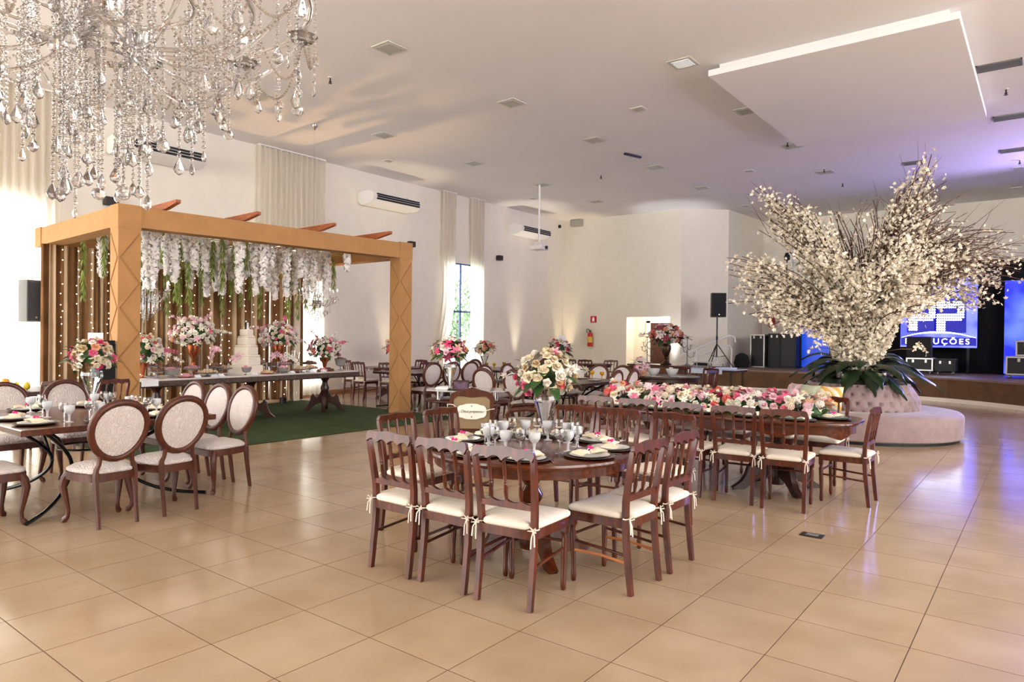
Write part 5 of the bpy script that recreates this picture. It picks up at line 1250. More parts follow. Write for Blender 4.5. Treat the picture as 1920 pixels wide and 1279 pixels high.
flight_case('lower large silver-edged case at the right picture edge', -.82, .2, 21.8, 22.5, SZ, 1.19, True)
# truss tower
tw = thing('truss_tower', 'white aluminium truss tower behind the stage cases', 'truss', (-6.75, 24.35, SZ))
ob('chords', MB().box(0,0,0,0,0,0) if False else MB().tube([(-.14,-.14,0),(-.14,-.14,4.2)], .025, 8).tube([(.14,-.14,0),(.14,-.14,4.2)], .025, 8).tube([(-.14,.14,0),(-.14,.14,4.2)], .025, 8).tube([(.14,.14,0),(.14,.14,4.2)], .025, 8), tw, mats=M['white'])
for k in range(14):
    s = 1 if k % 2 else -1; z = .06+k*.29
    ob('truss_diagonal', MB().tube([(-.14*s,-.14,z),(.14*s,-.14,z+.29)], .014, 6).tube([(-.14,-.14*s,z),(-.14,.14*s,z+.29)], .014, 6), tw, mats=M['white'])
ob('head_block', MB().cbox(-.30,.22,-.2,.2,4.2,4.32,.02), tw, mats=M['white'])
ob('chain_hoist', MB().lathe([(0,-.16),(.09,-.12),(.10,0),(.05,.12),(0,.13)], 10, (-.24,-.24,3.75)).tube([(-.24,-.24,3.6),(-.26,-.24,2.9)], .02, 6), tw, mats=M['black'])
# loudspeaker on tripod
tp = thing('speaker_stand', 'black tripod speaker stand at left end of the stage', 'stand', (-8.28, 21.25, SZ))
ob('pole', MB().tube([(0,0,.35),(0,0,1.72)], .022, 10).tube([(0,0,.9),(0,0,1.02)], .032, 10), tp, mats=M['black'])
for k in range(3):
    a = 2*pi*k/3+.5; ob('leg', MB().tube([(0,0,.78),(.52*cos(a),.52*sin(a),.02)], .014, 8).tube([(.02*cos(a),.02*sin(a),.36),(.28*cos(a),.28*sin(a),.40)], .010, 6), tp, mats=M['black'])
def loudspeaker(label, loc, rz, w, d, h, group=None, m='black'):
    t = thing('loudspeaker', label, 'speaker', loc, rz, group)
    ob('cabinet', MB().prism(rounded([(-w/2,-d/2),(w/2,-d/2),(w*.36,d/2),(-w*.36,d/2)], 2, .03), 0, h), t, mats=M[m], smooth=40)
    ob('grille', MB().cbox(-w*.46, w*.46, -d/2-.012, -d/2+.002, h*.03, h*.97, .01), t, mats=mat('grille_'+str(len(bpy.data.materials)), L(24,24,26) if m == 'black' else L(70,74,86), .7, bump=.5, bscale=400))
    ob('badge', MB().lathe([(0,0),(.02,0),(.018,.006),(0,.007)], 12).xf(Matrix.Translation((0,-d/2-.012,h*.10)) @ Matrix.Rotation(pi/2,4,'X')), t, mats=M['alu']); return t
loudspeaker('black loudspeaker on the tripod stand by the stage', (-8.28, 21.25, SZ+1.62), YAW, .47, .38, .76)
loudspeaker('grey loudspeaker mounted before the bright left window', (-14.40, 4.44, 1.72), pi/2+.35, .34, .28, .74, m='grey')
ob('wall_bracket', MB().box(-.02,.02,.1,.3,.3,.34), bpy.data.objects['loudspeaker.001'], mats=M['black'], smooth=0)
tag(ob('equipment_bag', MB().lathe([(0,0),(.30,0),(.33,.08),(.28,.20),(.15,.26),(0,.27)], 14, sx=1.3, sy=.7), None, (-8.70,21.02,SZ), sc=.7, mats=M['blackcloth']), 'black equipment bag at the tripod foot', 'bag')
tag(ob('equipment_bag', MB().lathe([(0,0),(.22,0),(.26,.15),(.2,.38),(.1,.46),(0,.47)], 14), None, (-7.95,22.6,SZ), mats=M['blackcloth']), 'black rounded bag left of the tall case', 'bag')
# handrail of the stage stairs
hr = thing('stair_handrail', 'cream tubular handrail beside the stage steps', 'handrail', (0,0,0))
ob('top_rail', MB().tube([(-9.35,20.9,.95),(-9.30,20.92,1.05),(-9.15,21.0,1.08),(-8.6,21.55,1.42),(-8.15,22.0,1.66),(-8.02,22.1,1.62),(-8.0,22.12,1.45)], .032, 8), hr, mats=M['white'])
ob('mid_rail', MB().tube([(-8.95,21.2,.70),(-8.98,21.18,.92),(-8.9,21.25,.98),(-8.3,21.85,1.30),(-8.15,22.0,1.34),(-8.10,22.05,1.2)], .026, 8), hr, mats=M['white'])
for p in ((-8.95,21.2,.62),(-8.1,22.05,.62)): ob('baluster', MB().tube([p,(p[0],p[1],1.25)], .028, 8), hr, mats=M['white'])
# fire extinguishers and sign
def extinguisher(label, loc, rz=0, big=1.0, dark=False):
    t = thing('fire_extinguisher', label, 'extinguisher', loc, rz, 'fire extinguishers')
    ob('cylinder', MB().lathe([(0,0),(.085,0),(.092,.02),(.092,.40),(.075,.46),(.03,.49),(.03,.52),(0,.52)], 18), t, mats=M['red'])
    ob('label_band', MB().lathe([(.0935,.14),(.0935,.34)], 18), t, mats=M['yellowlabel']) if not dark else None
    ob('valve', MB().cbox(-.02,.02,-.03,.03,.51,.57,.006).tube([(0,-.02,.56),(0,-.10,.60)], .012, 6).tube([(0,-.02,.54),(0,-.10,.545)], .010, 6), t, mats=M['black'])
    ob('hose', MB().tube([(0,0,.55),(-.08,0,.62),(-.13,-.02,.58),(-.12,-.03,.50),(-.06,-.05,.48)], .013, 6), t, mats=M['black']); t.scale = (big,)*3; return t
extinguisher('red wall-mounted fire extinguisher under the red sign', (-13.30, BY-.11, 1.22), 0, 1.05)
extinguisher('dark red fire extinguisher hanging behind the stage cases', (-8.0, 25.85, 2.0), 0, 1.25, True)
sg = thing('fire_sign', 'small square red fire equipment sign on end wall', 'sign', (-13.22, BY-.012, 2.10))
ob('sign_board', MB().cbox(-.13,.13,-.008,.008,0,.24,.003), sg, mats=M['red'])
ob('sign_symbol', MB().prism([(-.045,.04),(.045,.04),(.05,.13),(.03,.165),(.03,.20),(-.035,.20),(-.03,.165),(-.05,.13)], -.011, -.008, 'xz'), sg, mats=M['card'], smooth=0)
tag(ob('fire_sign', MB().cbox(-.15,.15,-.01,.01,0,.22,.003), None, (-8.05,25.96,3.12), mats=M['red']), 'red fire sign above stage extinguisher, half hidden by blossoms', 'sign')

# ---------------------------------------------------------------- wall fixtures
for k, (yc, lab) in enumerate(((6.62,'left, above the pergola corner'),(12.85,'middle, right of the curtain'),(19.3,'right, near the far corner'))):
    t = thing('air_conditioner', 'white wall air conditioner with dark louvres, ' + lab, 'air conditioner', (WX+.012, yc, 5.02), 0, 'wall air conditioners'); hl = .86
    pr = [(.0,.33),(.0,.08),(.10,.0),(.46,.02),(.60,.10),(.64,.18),(.60,.30),(.30,.36)]
    ob('housing', MB().prism(pr, -hl, hl, 'xz').xf(Matrix.Identity(4)), t, mats=M['white'], smooth=30)
    for j in range(3):
        z = .11+.06*j; xx = .636-.004*abs(j-1)-.01*(j > 1); ob('louvre', MB().cbox(xx-.02, xx+.022, -hl+.12, hl-.06, z, z+.042, .003), t, mats=M['black'])
    for s in (-1, 1): ob('bracket', MB().box(.02,.34,s*hl*.8-.03,s*hl*.8+.03,.34,.40), t, mats=M['white'], smooth=0)
for k, (yc, z, lab) in enumerate(((5.80,4.03,'above the pergola left corner'),(13.9,4.10,'above the pergola right post'),(17.95,4.10,'right of the window'))):
    t = thing('wall_sconce', 'small square black wall sconce ' + lab, 'sconce', (WX, yc, z), 0, 'black wall sconces')
    ob('sconce_body', MB().cbox(0,.16,-.10,.10,0,.16,.008), t, mats=mat('sconce_black_%d' % k, L(44,36,34), .5)); ob('sconce_slot', MB().box(.03,.13,-.07,.07,-.003,.163), t, mats=M['black'], smooth=0)
tag(ob('wall_speaker_box', MB().cbox(-.24,.24,-.2,0,0,.24,.02), None, (-13.95, BY, 5.70), mats=mat('grey_box', L(170,168,160), .6)), 'grey box under the ceiling at far corner', 'box')
tag(ob('security_camera', MB().lathe([(0,-.07),(.05,-.06),(.06,0),(.05,.05),(0,.06)], 12), None, (WX+.058, BY-.35, 5.72), mats=M['black']), 'small black camera in the far ceiling corner', 'camera')
# uplights along the walls
for k, (x, y, col, e, lab) in enumerate(((WX+.22,13.0,(1,.80,.52),320,'behind the round wall-side table'),(WX+.22,18.95,(1,.88,.70),420,'right of the window'),(WX+.25,21.6,(1,.80,.52),320,'in the far corner'),(-10.02,BY-.22,(.92,.95,1),330,'beside the doorway'))):
    t = thing('uplight', 'floor uplight washing the wall ' + lab, 'lamp', (x,y,0), 0, 'wall uplights')
    ob('lamp_body', MB().lathe([(0,0),(.09,0),(.09,.14),(.075,.15),(0,.13)], 14), t, mats=M['black'])
    ld = bpy.data.lights.new('uplight', 'SPOT'); ld.energy = e; ld.color = col; ld.spot_size = .62; ld.spot_blend = .9; ld.shadow_soft_size = .05
    lo = bpy.data.objects.new('uplight_lamp', ld); COL.objects.link(lo); lo.parent = t; lo.location = (0,0,.18); lo.rotation_euler = (pi, .06 if x < -14 else 0, 0)
# curtains on the left wall
M['sheer'] = bpy.data.materials.new('white_sheer_curtain'); M['sheer'].use_nodes = True
_n = M['sheer'].node_tree; _b = _n.nodes['Principled BSDF']; _b.inputs['Base Color'].default_value = L(240,234,222); _b.inputs['Roughness'].default_value = .9
_t = _n.nodes.new('ShaderNodeBsdfTranslucent'); _t.inputs[0].default_value = L(246,242,234); _mx = _n.nodes.new('ShaderNodeMixShader'); _mx.inputs[0].default_value = .7
_n.links.new(_b.outputs[0], _mx.inputs[1]); _n.links.new(_t.outputs[0], _mx.inputs[2]); _n.links.new(_mx.outputs[0], _n.nodes['Material Output'].inputs[0])
def curtain(label, y0, y1, z0=.04, tie=None, folds=None, x=WX+.14):
    mb = MB(); n = max(30, int((y1-y0)*46)); nz = 26; folds = folds or (y1-y0)*7
    for j in range(nz+1):
        z = z0+(CZ-.02-z0)*j/nz
        for i in range(n+1):
            u = i/n; yy = y0+(y1-y0)*u; am = .05
            if tie:
                zt, yt, w = tie; g = math.exp(-((z-zt)/.10)**2); below = 1 if z < zt else max(0, 1-(z-zt)/1.6)**1.5
                wid = (y1-y0)*(1-below)+w*below*1.8; wid = wid*(1-g)+w*g*.55
                cen = (y0+y1)/2*(1-below)+yt*below; yy = cen+(u-.5)*wid; am = .05*(1-.5*g)
            mb.v.append((am*sin(u*folds*2*pi)+.012*sin(u*folds*5.1+j*.2), yy, z))
    for j in range(nz):
        for i in range(n): q = j*(n+1)+i; mb.f.append((q,q+1,q+n+2,q+n+1)); mb.mi.append(0)
    t = thing('window_curtain', label, 'curtain', (x,0,0), 0, 'white window curtains'); ob('curtain_cloth', mb, t, mats=M['sheer'], smooth=180)
    ob('curtain_track', MB().box(-.05,.05,y0,y1,CZ-.03,CZ-.001), t, mats=M['white'], smooth=0)
    if tie: ob('tieback', MB().lathe([(0,-.10),(.09,-.09),(.13,0),(.09,.09),(0,.10)], 12, (0,tie[1],tie[0])), t, mats=M['sheer'], smooth=60)
    return t
curtain('wide white sheer curtain at the left picture edge', 2.6, 4.95)
curtain('white sheer curtain above the middle of the pergola', 8.95, 10.82)
curtain('white curtain tied back left of the blue-framed window', 15.12, 15.70, tie=(1.30,15.12,.30))
curtain('white curtain hanging straight right of the blue-framed window', 16.42, 17.12)
# garden seen through the window
for k, (x, y, h) in enumerate(((-18.5,19.2,3.2),(-20.5,22.4,4.0),(-17.6,16.4,2.4))):
    t = thing('garden_tree', 'green garden tree outside the blue-framed window, ' + ('middle', 'right', 'left')[k], 'tree', (x,y,0), 0, 'garden trees outside')
    ob('trunk', MB().tube([(0,0,-.4),(.05,0,h*.4),(0,.05,h*.8)], [.10,.08,.03], 6), t, mats=M['branch']); mb = MB(); rg = random.Random(k)
    for i in range(700):
        d = Vector((rg.gauss(0,1), rg.gauss(0,1), rg.gauss(0,.8))).normalized()*rg.uniform(.3,1)**.5; c = Vector((d.x*1.0, d.y*1.2, h*.66+d.z*h*.42)); leaf_add(mb, c, (rg.gauss(0,1), rg.gauss(0,1), rg.gauss(-.3,1)), .18, .06, .3)
    ob('crown', mb, t, mats=M['tree_ext'], smooth=180)['kind'] = 'stuff'
tag(ob('garden_paving', MB().box(-40, WX-.26, -20, 40, -.5, -.4), None, mats=mat('lawn', L(205,206,200), .9), smooth=0), 'pale paved ground outside the windows', 'paving', kind='structure')

# ---------------------------------------------------------------- ceiling fixtures
def cpos(x): return x
GX = {-11.55: 'window row', -8.0: 'second row', -4.6: 'third row', -.62: 'right row'}
ROWY = [4.0, 7.15, 10.2, 13.2, 16.2, 19.2]
def lamp_proto():
    t = thing('ceiling_lamp', None, 'ceiling lamp'); s = .20
    ob('lamp_plate', MB().cbox(-s,s,-s,s,-.018,-.002,.003), t, mats=mat('lamp_frame', L(206,205,198), .4)); ob('lamp_glass', MB().cbox(-s*.72,s*.72,-s*.72,s*.72,-.026,-.018,.003), t, mats=M['lampglass'])
    for a in (-1,1):
        for b in (-1,1): ob('screw', MB().lathe([(0,-.034),(.010,-.030),(.010,-.02),(0,-.02)], 8, (a*s*.62,b*s*.62,0)), t, mats=M['grey'])
    return t
LP = Proto(lamp_proto)
WORD = ['first', 'second', 'third', 'fourth', 'fifth', 'sixth']
for x, rn in ((-11.55,'window row'),(-8.0,'middle row'),(-4.62,'row beside the dropped panel')):
    for k, y in enumerate(ROWY):
        if x > -5 and y < 9: continue
        if x > -9 and y < 5: continue
        if x > -5 and abs(y-10.2) < .1:
            o = LP.put((x-.02,10.33,CZ), 0, 'lit square recessed ceiling lamp near the dropped panel corner', 'square ceiling lamps')
            for c in o.children:
                if c.name.startswith('lamp_glass'): c.data = c.data.copy(); c.data.materials[0] = M['lamplit']
            continue
        LP.put((x, y, CZ), 0, 'square frosted recessed ceiling lamp, %s, %s from the front' % (rn, WORD[k]), 'square ceiling lamps')
for k, (x, y) in enumerate(((-13.16,11.77),(-12.95,17.67),(-6.24,11.9),(-6.2,17.97),(-6.45,21.26),(-4.62,24.3),(-.75,24.25),(-.63,21.5),(-7.9,22.6))):
    t = thing('downlight', 'small flat ceiling downlight, ' + ('above the pergola', 'above the end wall table', 'beside the dropped panel', 'before the stage', 'over the stage edge left', 'deep over the stage', 'deep over the stage right', 'over the stage edge right', 'over the stage left corner')[k], 'ceiling lamp', (x,y,CZ), 0, 'small downlights')
    ob('trim', MB().cbox(-.13,.13,-.13,.13,-.016,-.002,.004), t, mats=M['white']); ob('lens', MB().cbox(-.09,.09,-.09,.09,-.022,-.016,.002), t, mats=M['lampglass'])
for k, (x, y) in enumerate(((-.66,13.37),(-.60,16.55),(-.62,19.45),(-2.66,19.45))):
    t = thing('air_vent', 'dark slotted ceiling air vent, ' + ('nearest the dropped panel', 'second from the dropped panel', 'third toward the stage', 'above the tree')[k], 'vent', (x,y,CZ), 0, 'ceiling air vents'); w = .30 if k < 3 else .22
    ob('vent_frame', MB().box(-w,w,-.17,-.15,-.02,-.001).box(-w,w,.15,.17,-.02,-.001).box(-w,-w+.02,-.17,.17,-.02,-.001).box(w-.02,w,-.17,.17,-.02,-.001), t, mats=M['grey'], smooth=0)
    ob('vent_recess', MB().box(-w+.02,w-.02,-.15,.15,-.006,-.001), t, mats=mat('vent_shadow_%d' % k, L(66,64,64), .8), smooth=0)
    for j in range(5): ob('vent_slat', MB().box(-w+.02,w-.02,-.12+.055*j,-.10+.055*j,-.018,-.006), t, mats=M['grey'], smooth=0)
for k, (x, y) in enumerate(((-9.74,7.38),(-4.66,14.55) if False else (-4.62,15.85),(-9.58,16.16),(-.62,14.7),(-4.57,18.83),(-4.57,20.85),(-.58,20.6))):
    t = thing('sprinkler', 'small ceiling sprinkler head, ' + ('above the pergola', 'behind the dropped panel', 'above the amber goblet tables', 'right of the dropped panel', 'before the stage', 'at the stage edge', 'far right')[k], 'sprinkler', (x,y,CZ), 0, 'ceiling sprinklers'); t.scale = (.75,)*3
    ob('escutcheon', MB().lathe([(0,-.001),(.06,-.001),(.055,-.012),(.02,-.016),(0,-.016)], 12), t, mats=M['white']); ob('head', MB().lathe([(0,-.016),(.018,-.016),(.016,-.08),(.03,-.085),(.03,-.11),(.012,-.12),(.045,-.135),(.045,-.14),(0,-.14)], 10), t, mats=M['sprinkler'])
for k, (x, y) in enumerate(((-12.23,8.88),(-12.44,5.47))):
    t = thing('ceiling_hook', 'conical ceiling rose with hanging chain, ' + ('right', 'left') [k] + ' one above the pergola', 'hook', (x,y,CZ), 0, 'chain hooks above the pergola')
    ob('rose', MB().lathe([(0,-.001),(.07,-.001),(.07,-.012),(.045,-.05),(.02,-.10),(0,-.10)], 12), t, mats=M['chrome'])
    mb = MB(); z = -.10
    while CZ+z > PH+.15: mb.tube([(0,.004,z),(0,-.004,z-.02),(0,.004,z-.04)], .004, 4); z -= .04
    ob('chain', mb, t, mats=M['chrome'])
tag(ob('track_lamp', MB().cbox(-.28,.28,-.03,.03,-.05,-.001,.01), None, (-7.91,14.81,CZ), pi/4+.5, mats=mat('dark_lamp', L(44,44,70), .4)), 'short dark bar lamp on the ceiling', 'lamp')
pjr = thing('projector', 'white projector hanging on a long ceiling pole', 'projector', (-11.58,16.11,4.05))
ob('pole', MB().tube([(0,0,.22),(0,0,1.899)], .028, 10), pjr, mats=M['white'])
ob('bracket', MB().cbox(-.16,.16,-.03,.03,.18,.23,.01).cbox(-.16,-.13,-.03,.03,.12,.2,.005).cbox(.13,.16,-.03,.03,.12,.2,.005), pjr, mats=M['white'])
ob('projector_body', MB().cbox(-.21,.21,-.20,.20,0,.13,.02), pjr, mats=M['white']); ob('projector_lens', MB().lathe([(0,0),(.05,0),(.05,.04),(0,.04)], 14).xf(Matrix.Translation((.21,.05,.065)) @ Matrix.Rotation(pi/2,4,'Y')), pjr, mats=M['black'])
# floor socket
fs = thing('floor_socket', 'dark metal socket plate set in the floor tiles', 'socket', (-1.45,5.77,0))
ob('cover_plate', MB().cbox(-.085,.085,-.06,.06,.0005,.006,.002), fs, mats=mat('socket_plate', L(58,50,44), .4, metal=.6)); ob('flap', MB().cbox(-.045,.045,-.03,.03,.006,.009,.001), fs, mats=M['grey'])

# ---------------------------------------------------------------- plaque armchair, glass topped table
def bergere(label, loc, rz, plaque):
    t = thing('armchair', label, 'armchair', loc, rz, 'padded armchairs by the glass-topped table'); w = .29; zt = .90
    outer = [(-w,.28),(-w,.74),(-w+.02,.80),(-w+.09,.83),(-.12,.845),(0,.885),(.12,.845),(w-.09,.83),(w-.02,.80),(w,.74),(w,.28)]
    inner = [(w-.05,.33),(w-.05,.72),(w-.10,.765),(.12,.765),(0,.75),(-.12,.765),(-w+.10,.765),(-w+.05,.72),(-w+.05,.33)]
    fr = MB(); n1 = len(outer); ring = outer+inner
    fr.prism(outer+[(w-.05,.28)]+inner+[(-w+.05,.28)], -.035, .02, 'xz'); ob('back_frame', fr, t, mats=M['medwood'], smooth=30)
    ob('bottom_rail', MB().cbox(-w,w,-.035,.02,.28,.345,.01), t, mats=M['medwood'])
    ob('backrest', MB().prism([(x*.99,z) for x, z in inner], -.022, .05, 'xz'), t, mats=M['bergere'], smooth=30)
    ob('seat', pillow(MB(), rounded([(-.28,.0),(.28,.0),(.31,.52),(-.31,.52)], 3, .06), .30, .44, .03), t, mats=M['bergere'], smooth=60)
    for s in (-1,1):
        ob('armrest', MB().tube([(s*w,.0,.62),(s*(w+.02),.15,.63),(s*(w+.03),.36,.61),(s*(w+.03),.40,.56),(s*(w+.01),.36,.46),(s*w,.38,.34)], .026, 8), t, mats=M['medwood'])
        ob('leg', MB().tube([(s*w*.95,-.01,.30),(s*w*.95,-.03,.15),(s*w*.97,-.07,0)], [.028,.024,.02], 6), t, mats=M['medwood'])
        ob('leg', MB().tube([(s*.28,.48,.32),(s*.30,.51,.24),(s*.28,.48,.10),(s*.29,.50,0)], [.032,.03,.02,.022], 8), t, mats=M['medwood'])
    if plaque:
        pl = thing('plaque', 'scalloped white board lettered Deus preparou hung on the armchair back', 'sign', loc, rz)
        a, b = .185, .095; P = []
        for k in range(64):
            u = 2*pi*k/64; cx, cy = cos(u), sin(u); P.append((a*abs(cx)**.55*(1 if cx > 0 else -1)*(1+.05*cos(4*u)), .57+b*abs(cy)**.55*(1 if cy > 0 else -1)*(1-.07*cos(6*u))))
        ob('board', MB().prism(P, -.048, -.0365, 'xz'), pl, mats=M['plaque'], smooth=0)
        ob('lettering', text_mesh('Deus preparou', .052, M['ink'], .35, .001, 'CENTER', .9), pl, (-.0,-.0495,.555), rot=(pi/2,0,0))
        for z in (.64,.50): ob('rivet', MB().lathe([(0,0),(.008,0),(.006,.004),(0,.005)], 8).xf(Matrix.Translation((0,-.0485,z)) @ Matrix.Rotation(pi/2,4,'X')), pl, mats=M['ink'])
        for s in (-1,1):
            mb = MB()
            for q in range(4): leaf_add(mb, (s*(.155+.004*q),-.0495,.555+.01*q), (s*(.3-.2*q),0,.9-.5*q), .022, .005, 0)
            ob('leaf_ornament', mb, pl, mats=M['ink'], smooth=0)
        ob('strap', MB().tube([(-.18,-.05,.60),(-.24,-.042,.655),(-.30,-.036,.66)], .006, 5).tube([(.18,-.05,.58),(.24,-.045,.60),(.30,-.036,.61)], .006, 5), pl, mats=M['tie'])
    return t
bergere('brown armchair seen from behind carrying the lettered white board', (-5.92,6.78,0), YAW-.05, True)
bergere('brown armchair behind the tall trumpet vase, arm and leg showing', (-5.25,7.35,0), YAW+1.5, False)
gt = thing('glass_topped_table', 'oval wooden table with a raised glass top behind the armchair', 'table', (-6.78,7.68,0), YAW)
ob('wood_shelf', MB().layers([[(x,y,z) for x,y in inset(sup(.62,.42,2.4,48), d)] for d, z in ((.02,.58),(0,.595),(.0,.61),(.02,.62))]), gt, mats=M['medwood'])
ob('glass_top', MB().layers([[(x,y,z) for x,y in sup(.62,.42,2.4,48)] for z in (.748,.76)]), gt, mats=mat('tabletop_glass', L(222,220,218), .06, trans=.3))
for s in (-1,1):
    for q in (-1,1):
        ob('chrome_post', MB().lathe([(0,.62),(.03,.62),(.03,.748),(0,.748)], 14, (s*.42,q*.2,0)), gt, mats=M['chrome'])
        ob('leg', MB().tube([(s*.40,q*.24,.58),(s*.43,q*.26,.3),(s*.41,q*.25,0)], [.035,.025,.02], 8), gt, mats=M['medwood'])
pf = thing('photo_frame', 'dark photo frame leaning on the glass-topped table', 'picture frame', (-6.68,7.40,.761), YAW)
ob('frame', MB().cbox(-.12,.12,-.008,.008,0,.15,.004).xf(Matrix.Rotation(-.2,4,'X')), pf, mats=M['darkwood']); ob('photograph', MB().box(-.10,.10,-.0105,-.008,.02,.13).xf(Matrix.Rotation(-.2,4,'X')), pf, mats=mat('photo_print', L(120,90,110), .4, col2=L(60,40,66), vscale=12), smooth=0)
tag(ob('crumpled_cloth', MB().lathe([(0,0),(.16,0),(.14,.03),(.05,.05),(0,.05)], 12, sx=1.2, sy=.7), None, (-7.0,7.42,.7605), mats=M['card'], smooth=180), 'white cloth lying on the glass-topped table', 'cloth')
# silver candelabra, urn and trays on the buffet
def candelabrum(label, loc):
    t = thing('candelabrum', label, 'candle holder', loc, rnd.uniform(0,1), 'silver candelabra on the buffet')
    ob('base', MB().lathe([(0,0),(.12,0),(.10,.02),(.04,.05),(.02,.09),(0,.09)], 14), t, mats=M['grey']); ob('stem', MB().lathe([(0,.05),(.016,.06),(.012,.3),(.022,.36),(.010,.42),(.010,.78),(.05,.80),(.05,.81),(0,.81)], 10), t, mats=M['grey'])
    for k, (z, r_) in enumerate(((.30,.22),(.44,.22),(.58,.16),(.52,.2))):
        a = k*pi/2+.4; ob('arm', MB().tube([(0,0,z),(r_*.4*cos(a),r_*.4*sin(a),z-.07),(r_*.9*cos(a),r_*.9*sin(a),z-.04),(r_*cos(a),r_*sin(a),z+.06)], .010, 6).lathe([(0,0),(.04,.004),(.045,.014),(0,.01)], 10, (r_*cos(a),r_*sin(a),z+.06)), t, mats=M['grey'])
    ob('glass_plate', MB().lathe([(0,.812),(.16,.812),(.165,.82),(0,.818)], 18), t, mats=M['glass']); return t
candelabrum('silver branched candelabrum left of the doorway', (-9.45,18.75,.78)); candelabrum('silver branched candelabrum right of the bronze urn', (-8.05,18.45,.78))
bu = thing('bronze_urn', 'tall bronze goblet urn in front of the doorway', 'vase', (-8.72,18.5,.78))
ob('urn_body', MB().lathe([(0,0),(.16,0),(.17,.02),(.10,.07),(.05,.12),(.04,.16),(.07,.19),(.04,.23),(.10,.33),(.14,.45),(.14,.55),(.11,.60),(.12,.62),(0,.60)], 20), bu, mats=M['bronze'])
bouquet('mixed_bouquet', 'orchid and coral bouquet in the bronze urn by the doorway', (-8.72,18.5,1.62), (.44,.44,.32), 52, ['white']*5+['coral']*3+['peach']*3+['palepink']*3+['burg'], .15, kinds=('rose','lily','hydrangea'), leaves=40, low=-.5, sprays=(((-.8,-.7,.2),.5,'white'),((.8,.6,.0),.45,'white')), seed=9)
for k, (x, y) in enumerate(((-7.2,17.5),(-6.75,17.35))):
    t = thing('chafing_dish', 'silver serving stand on the blue cloth table, ' + ('left', 'right')[k], 'serving dish', (x,y,.78), 0, 'silver serving stands'); z = 0
    ob('tray', MB().cbox(-.26,.26,-.14,.14,.14,.16,.005), t, mats=M['silver'])
    for s in (-1,1):
        for q in (-1,1): ob('leg', MB().tube([(s*.2,q*.1,0),(s*.2,q*.1,.14)], .018, 8), t, mats=M['silver'])
    if k: ob('tongs', MB().tube([(0,0,.16),(-.07,0,.32)], .008, 6).tube([(0,0,.16),(.07,0,.32)], .008, 6), t, mats=M['silver'])
for k, (x, y, h) in enumerate(((-11.38,15.5,.22),(-11.1,15.32,.28))):
    tag(ob('cake_stand', MB().lathe([(0,0),(.10,0),(.03,.02),(.025,h-.03),(.2,h-.01),(.21,h),(0,h)], 20), None, (x,y,.7705), mats=M['white']), 'white cake stand before the end wall, ' + ('left and lower', 'right and higher')[k], 'cake stand', 'white cake stands')
tag(ob('folded_linen', MB().cbox(-.25,.25,-.14,.14,0,.05,.012), None, (-6.45,17.2,.776), .2, mats=mat('blue_linen', L(190,204,232), .85)), 'folded pale blue linen on the cloth table', 'linen')
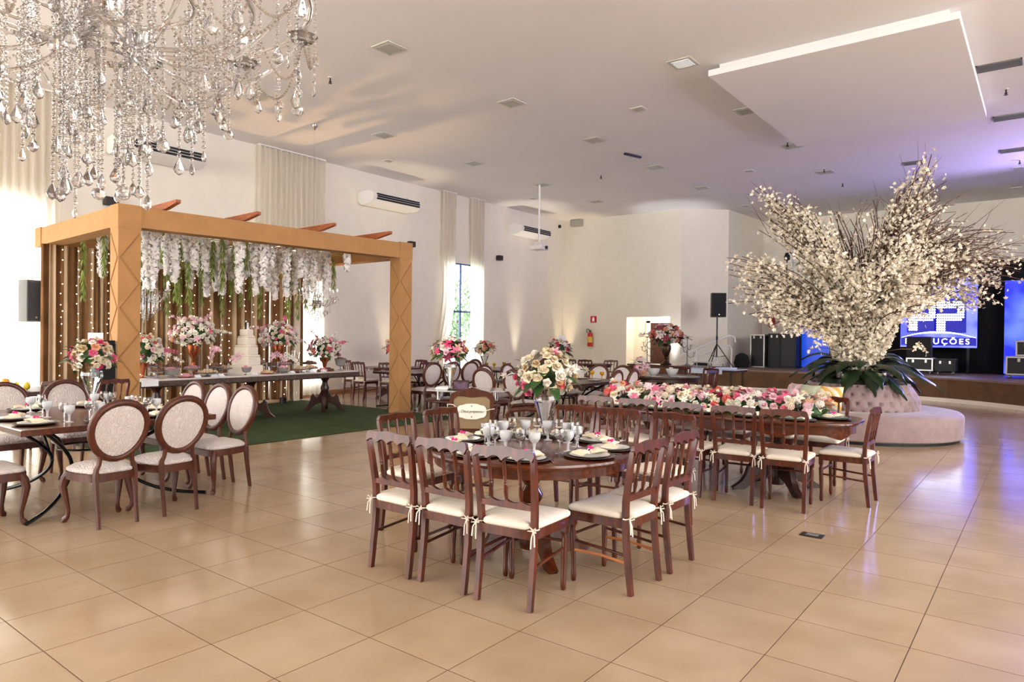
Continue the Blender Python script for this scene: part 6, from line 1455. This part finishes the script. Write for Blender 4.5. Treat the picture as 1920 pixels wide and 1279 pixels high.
# unseen lamps added for their light: corridor ceiling, coloured stage wash
cl = thing('corridor_lamp', 'ceiling lamp in the corridor behind the doorway', 'lamp', (-11.0, BY+.95, 2.698))
ob('lamp_shade', MB().lathe([(0,0),(.14,0),(.13,-.05),(.08,-.07),(0,-.075)], 18), cl, mats=M['lamplit'])
ld = bpy.data.lights.new('corridor_lamp', 'POINT'); ld.energy = 60; ld.color = (1,.93,.82); ld.shadow_soft_size = .1
lo = bpy.data.objects.new('corridor_bulb', ld); COL.objects.link(lo); lo.parent = cl; lo.location = (0,0,-.18)
def added_wash(label, loc, aim, col, e, size):  # unseen spot with fixture, added to tint floor and ceiling
    t = thing('stage_par_lamp', label, 'lamp', loc, 0, 'stage wash lamps'); d = Vector(aim)-Vector(loc); q = d.to_track_quat('-Z', 'Y').to_euler()
    ob('lamp_can', MB().lathe([(0,.12),(.08,.12),(.10,.06),(.10,-.06),(.088,-.06),(.088,.05),(0,.06)], 16), t, rot=q, mats=M['black']); ob('yoke', MB().tube([(-.12,0,-.05),(-.12,0,.16),(.12,0,.16),(.12,0,-.05)], .010, 6).tube([(0,0,.16),(0,0,CZ-loc[2]-.004)], .012, 6), t, mats=M['black'])
    ld = bpy.data.lights.new('stage_par', 'SPOT'); ld.energy = e; ld.color = col; ld.spot_size = size; ld.spot_blend = .8; ld.shadow_soft_size = .09
    lo = bpy.data.objects.new('stage_par_bulb', ld); COL.objects.link(lo); lo.parent = t; lo.location = d.normalized()*.1; lo.rotation_euler = q
added_wash('blue stage wash lamp beyond the right picture edge, lower beam', (1.4,21.6,4.3), (.3,12.0,0), (.30,.32,1), 3200, 1.0)
added_wash('violet stage wash lamp beyond the right picture edge, ceiling beam', (1.9,21.0,4.3), (-2.2,18.6,CZ), (.46,.36,1), 900, 1.7)
# fruit basket corner at far left
tag(ob('fruit_table', MB().cbox(-.5,.5,-.5,.5,.70,.76,.01).lathe([(0,0),(.25,0),(.08,.05),(.06,.70),(0,.70)], 14), None, (-10.9,3.25,0), mats=M['darkwood']), 'small dark table at far left carrying fruit', 'table')
fruit = me_of('fruit', MB().lathe([(0,-.045),(.035,-.035),(.05,0),(.038,.035),(.01,.045),(0,.04)], 12), mat('fruit_orange', L(236,150,40), .4), 60)
fruity = me_of('fruit_yellow', MB().lathe([(0,-.05),(.03,-.035),(.042,0),(.03,.04),(.01,.06),(0,.062)], 12), mat('fruit_yellow', L(230,200,60), .4), 60)
for k, (x, y, z, m) in enumerate(((-10.75,2.98,.806,fruit),(-10.72,3.08,.811,fruity),(-10.8,3.18,.811,fruity),(-10.7,2.9,.811,fruity),(-10.78,3.05,.88,fruit),(-10.74,3.28,.811,fruity))):
    tag(ob('fruit', m, None, (x,y,z)), ('orange' if m is fruit else 'yellow') + ' fruit on the far left table, ' + ('left', 'middle', 'right of middle', 'leftmost', 'top', 'rightmost')[k], 'fruit', 'fruit on the far left table')
loudspeaker('tall black column loudspeaker beside the near pergola post', (-10.48,4.10,.0105), pi/2+.3, .26, .22, 1.42)
for k, (x, y, a) in enumerate(((-10.05,3.42,pi/2),(-9.9,4.02,pi/2+.2))):
    SPIN.put((x,y,0), a, 'pale-lit spindle chair behind the left table, ' + ('left one', 'right one')[k], 'spindle chairs behind the left table')
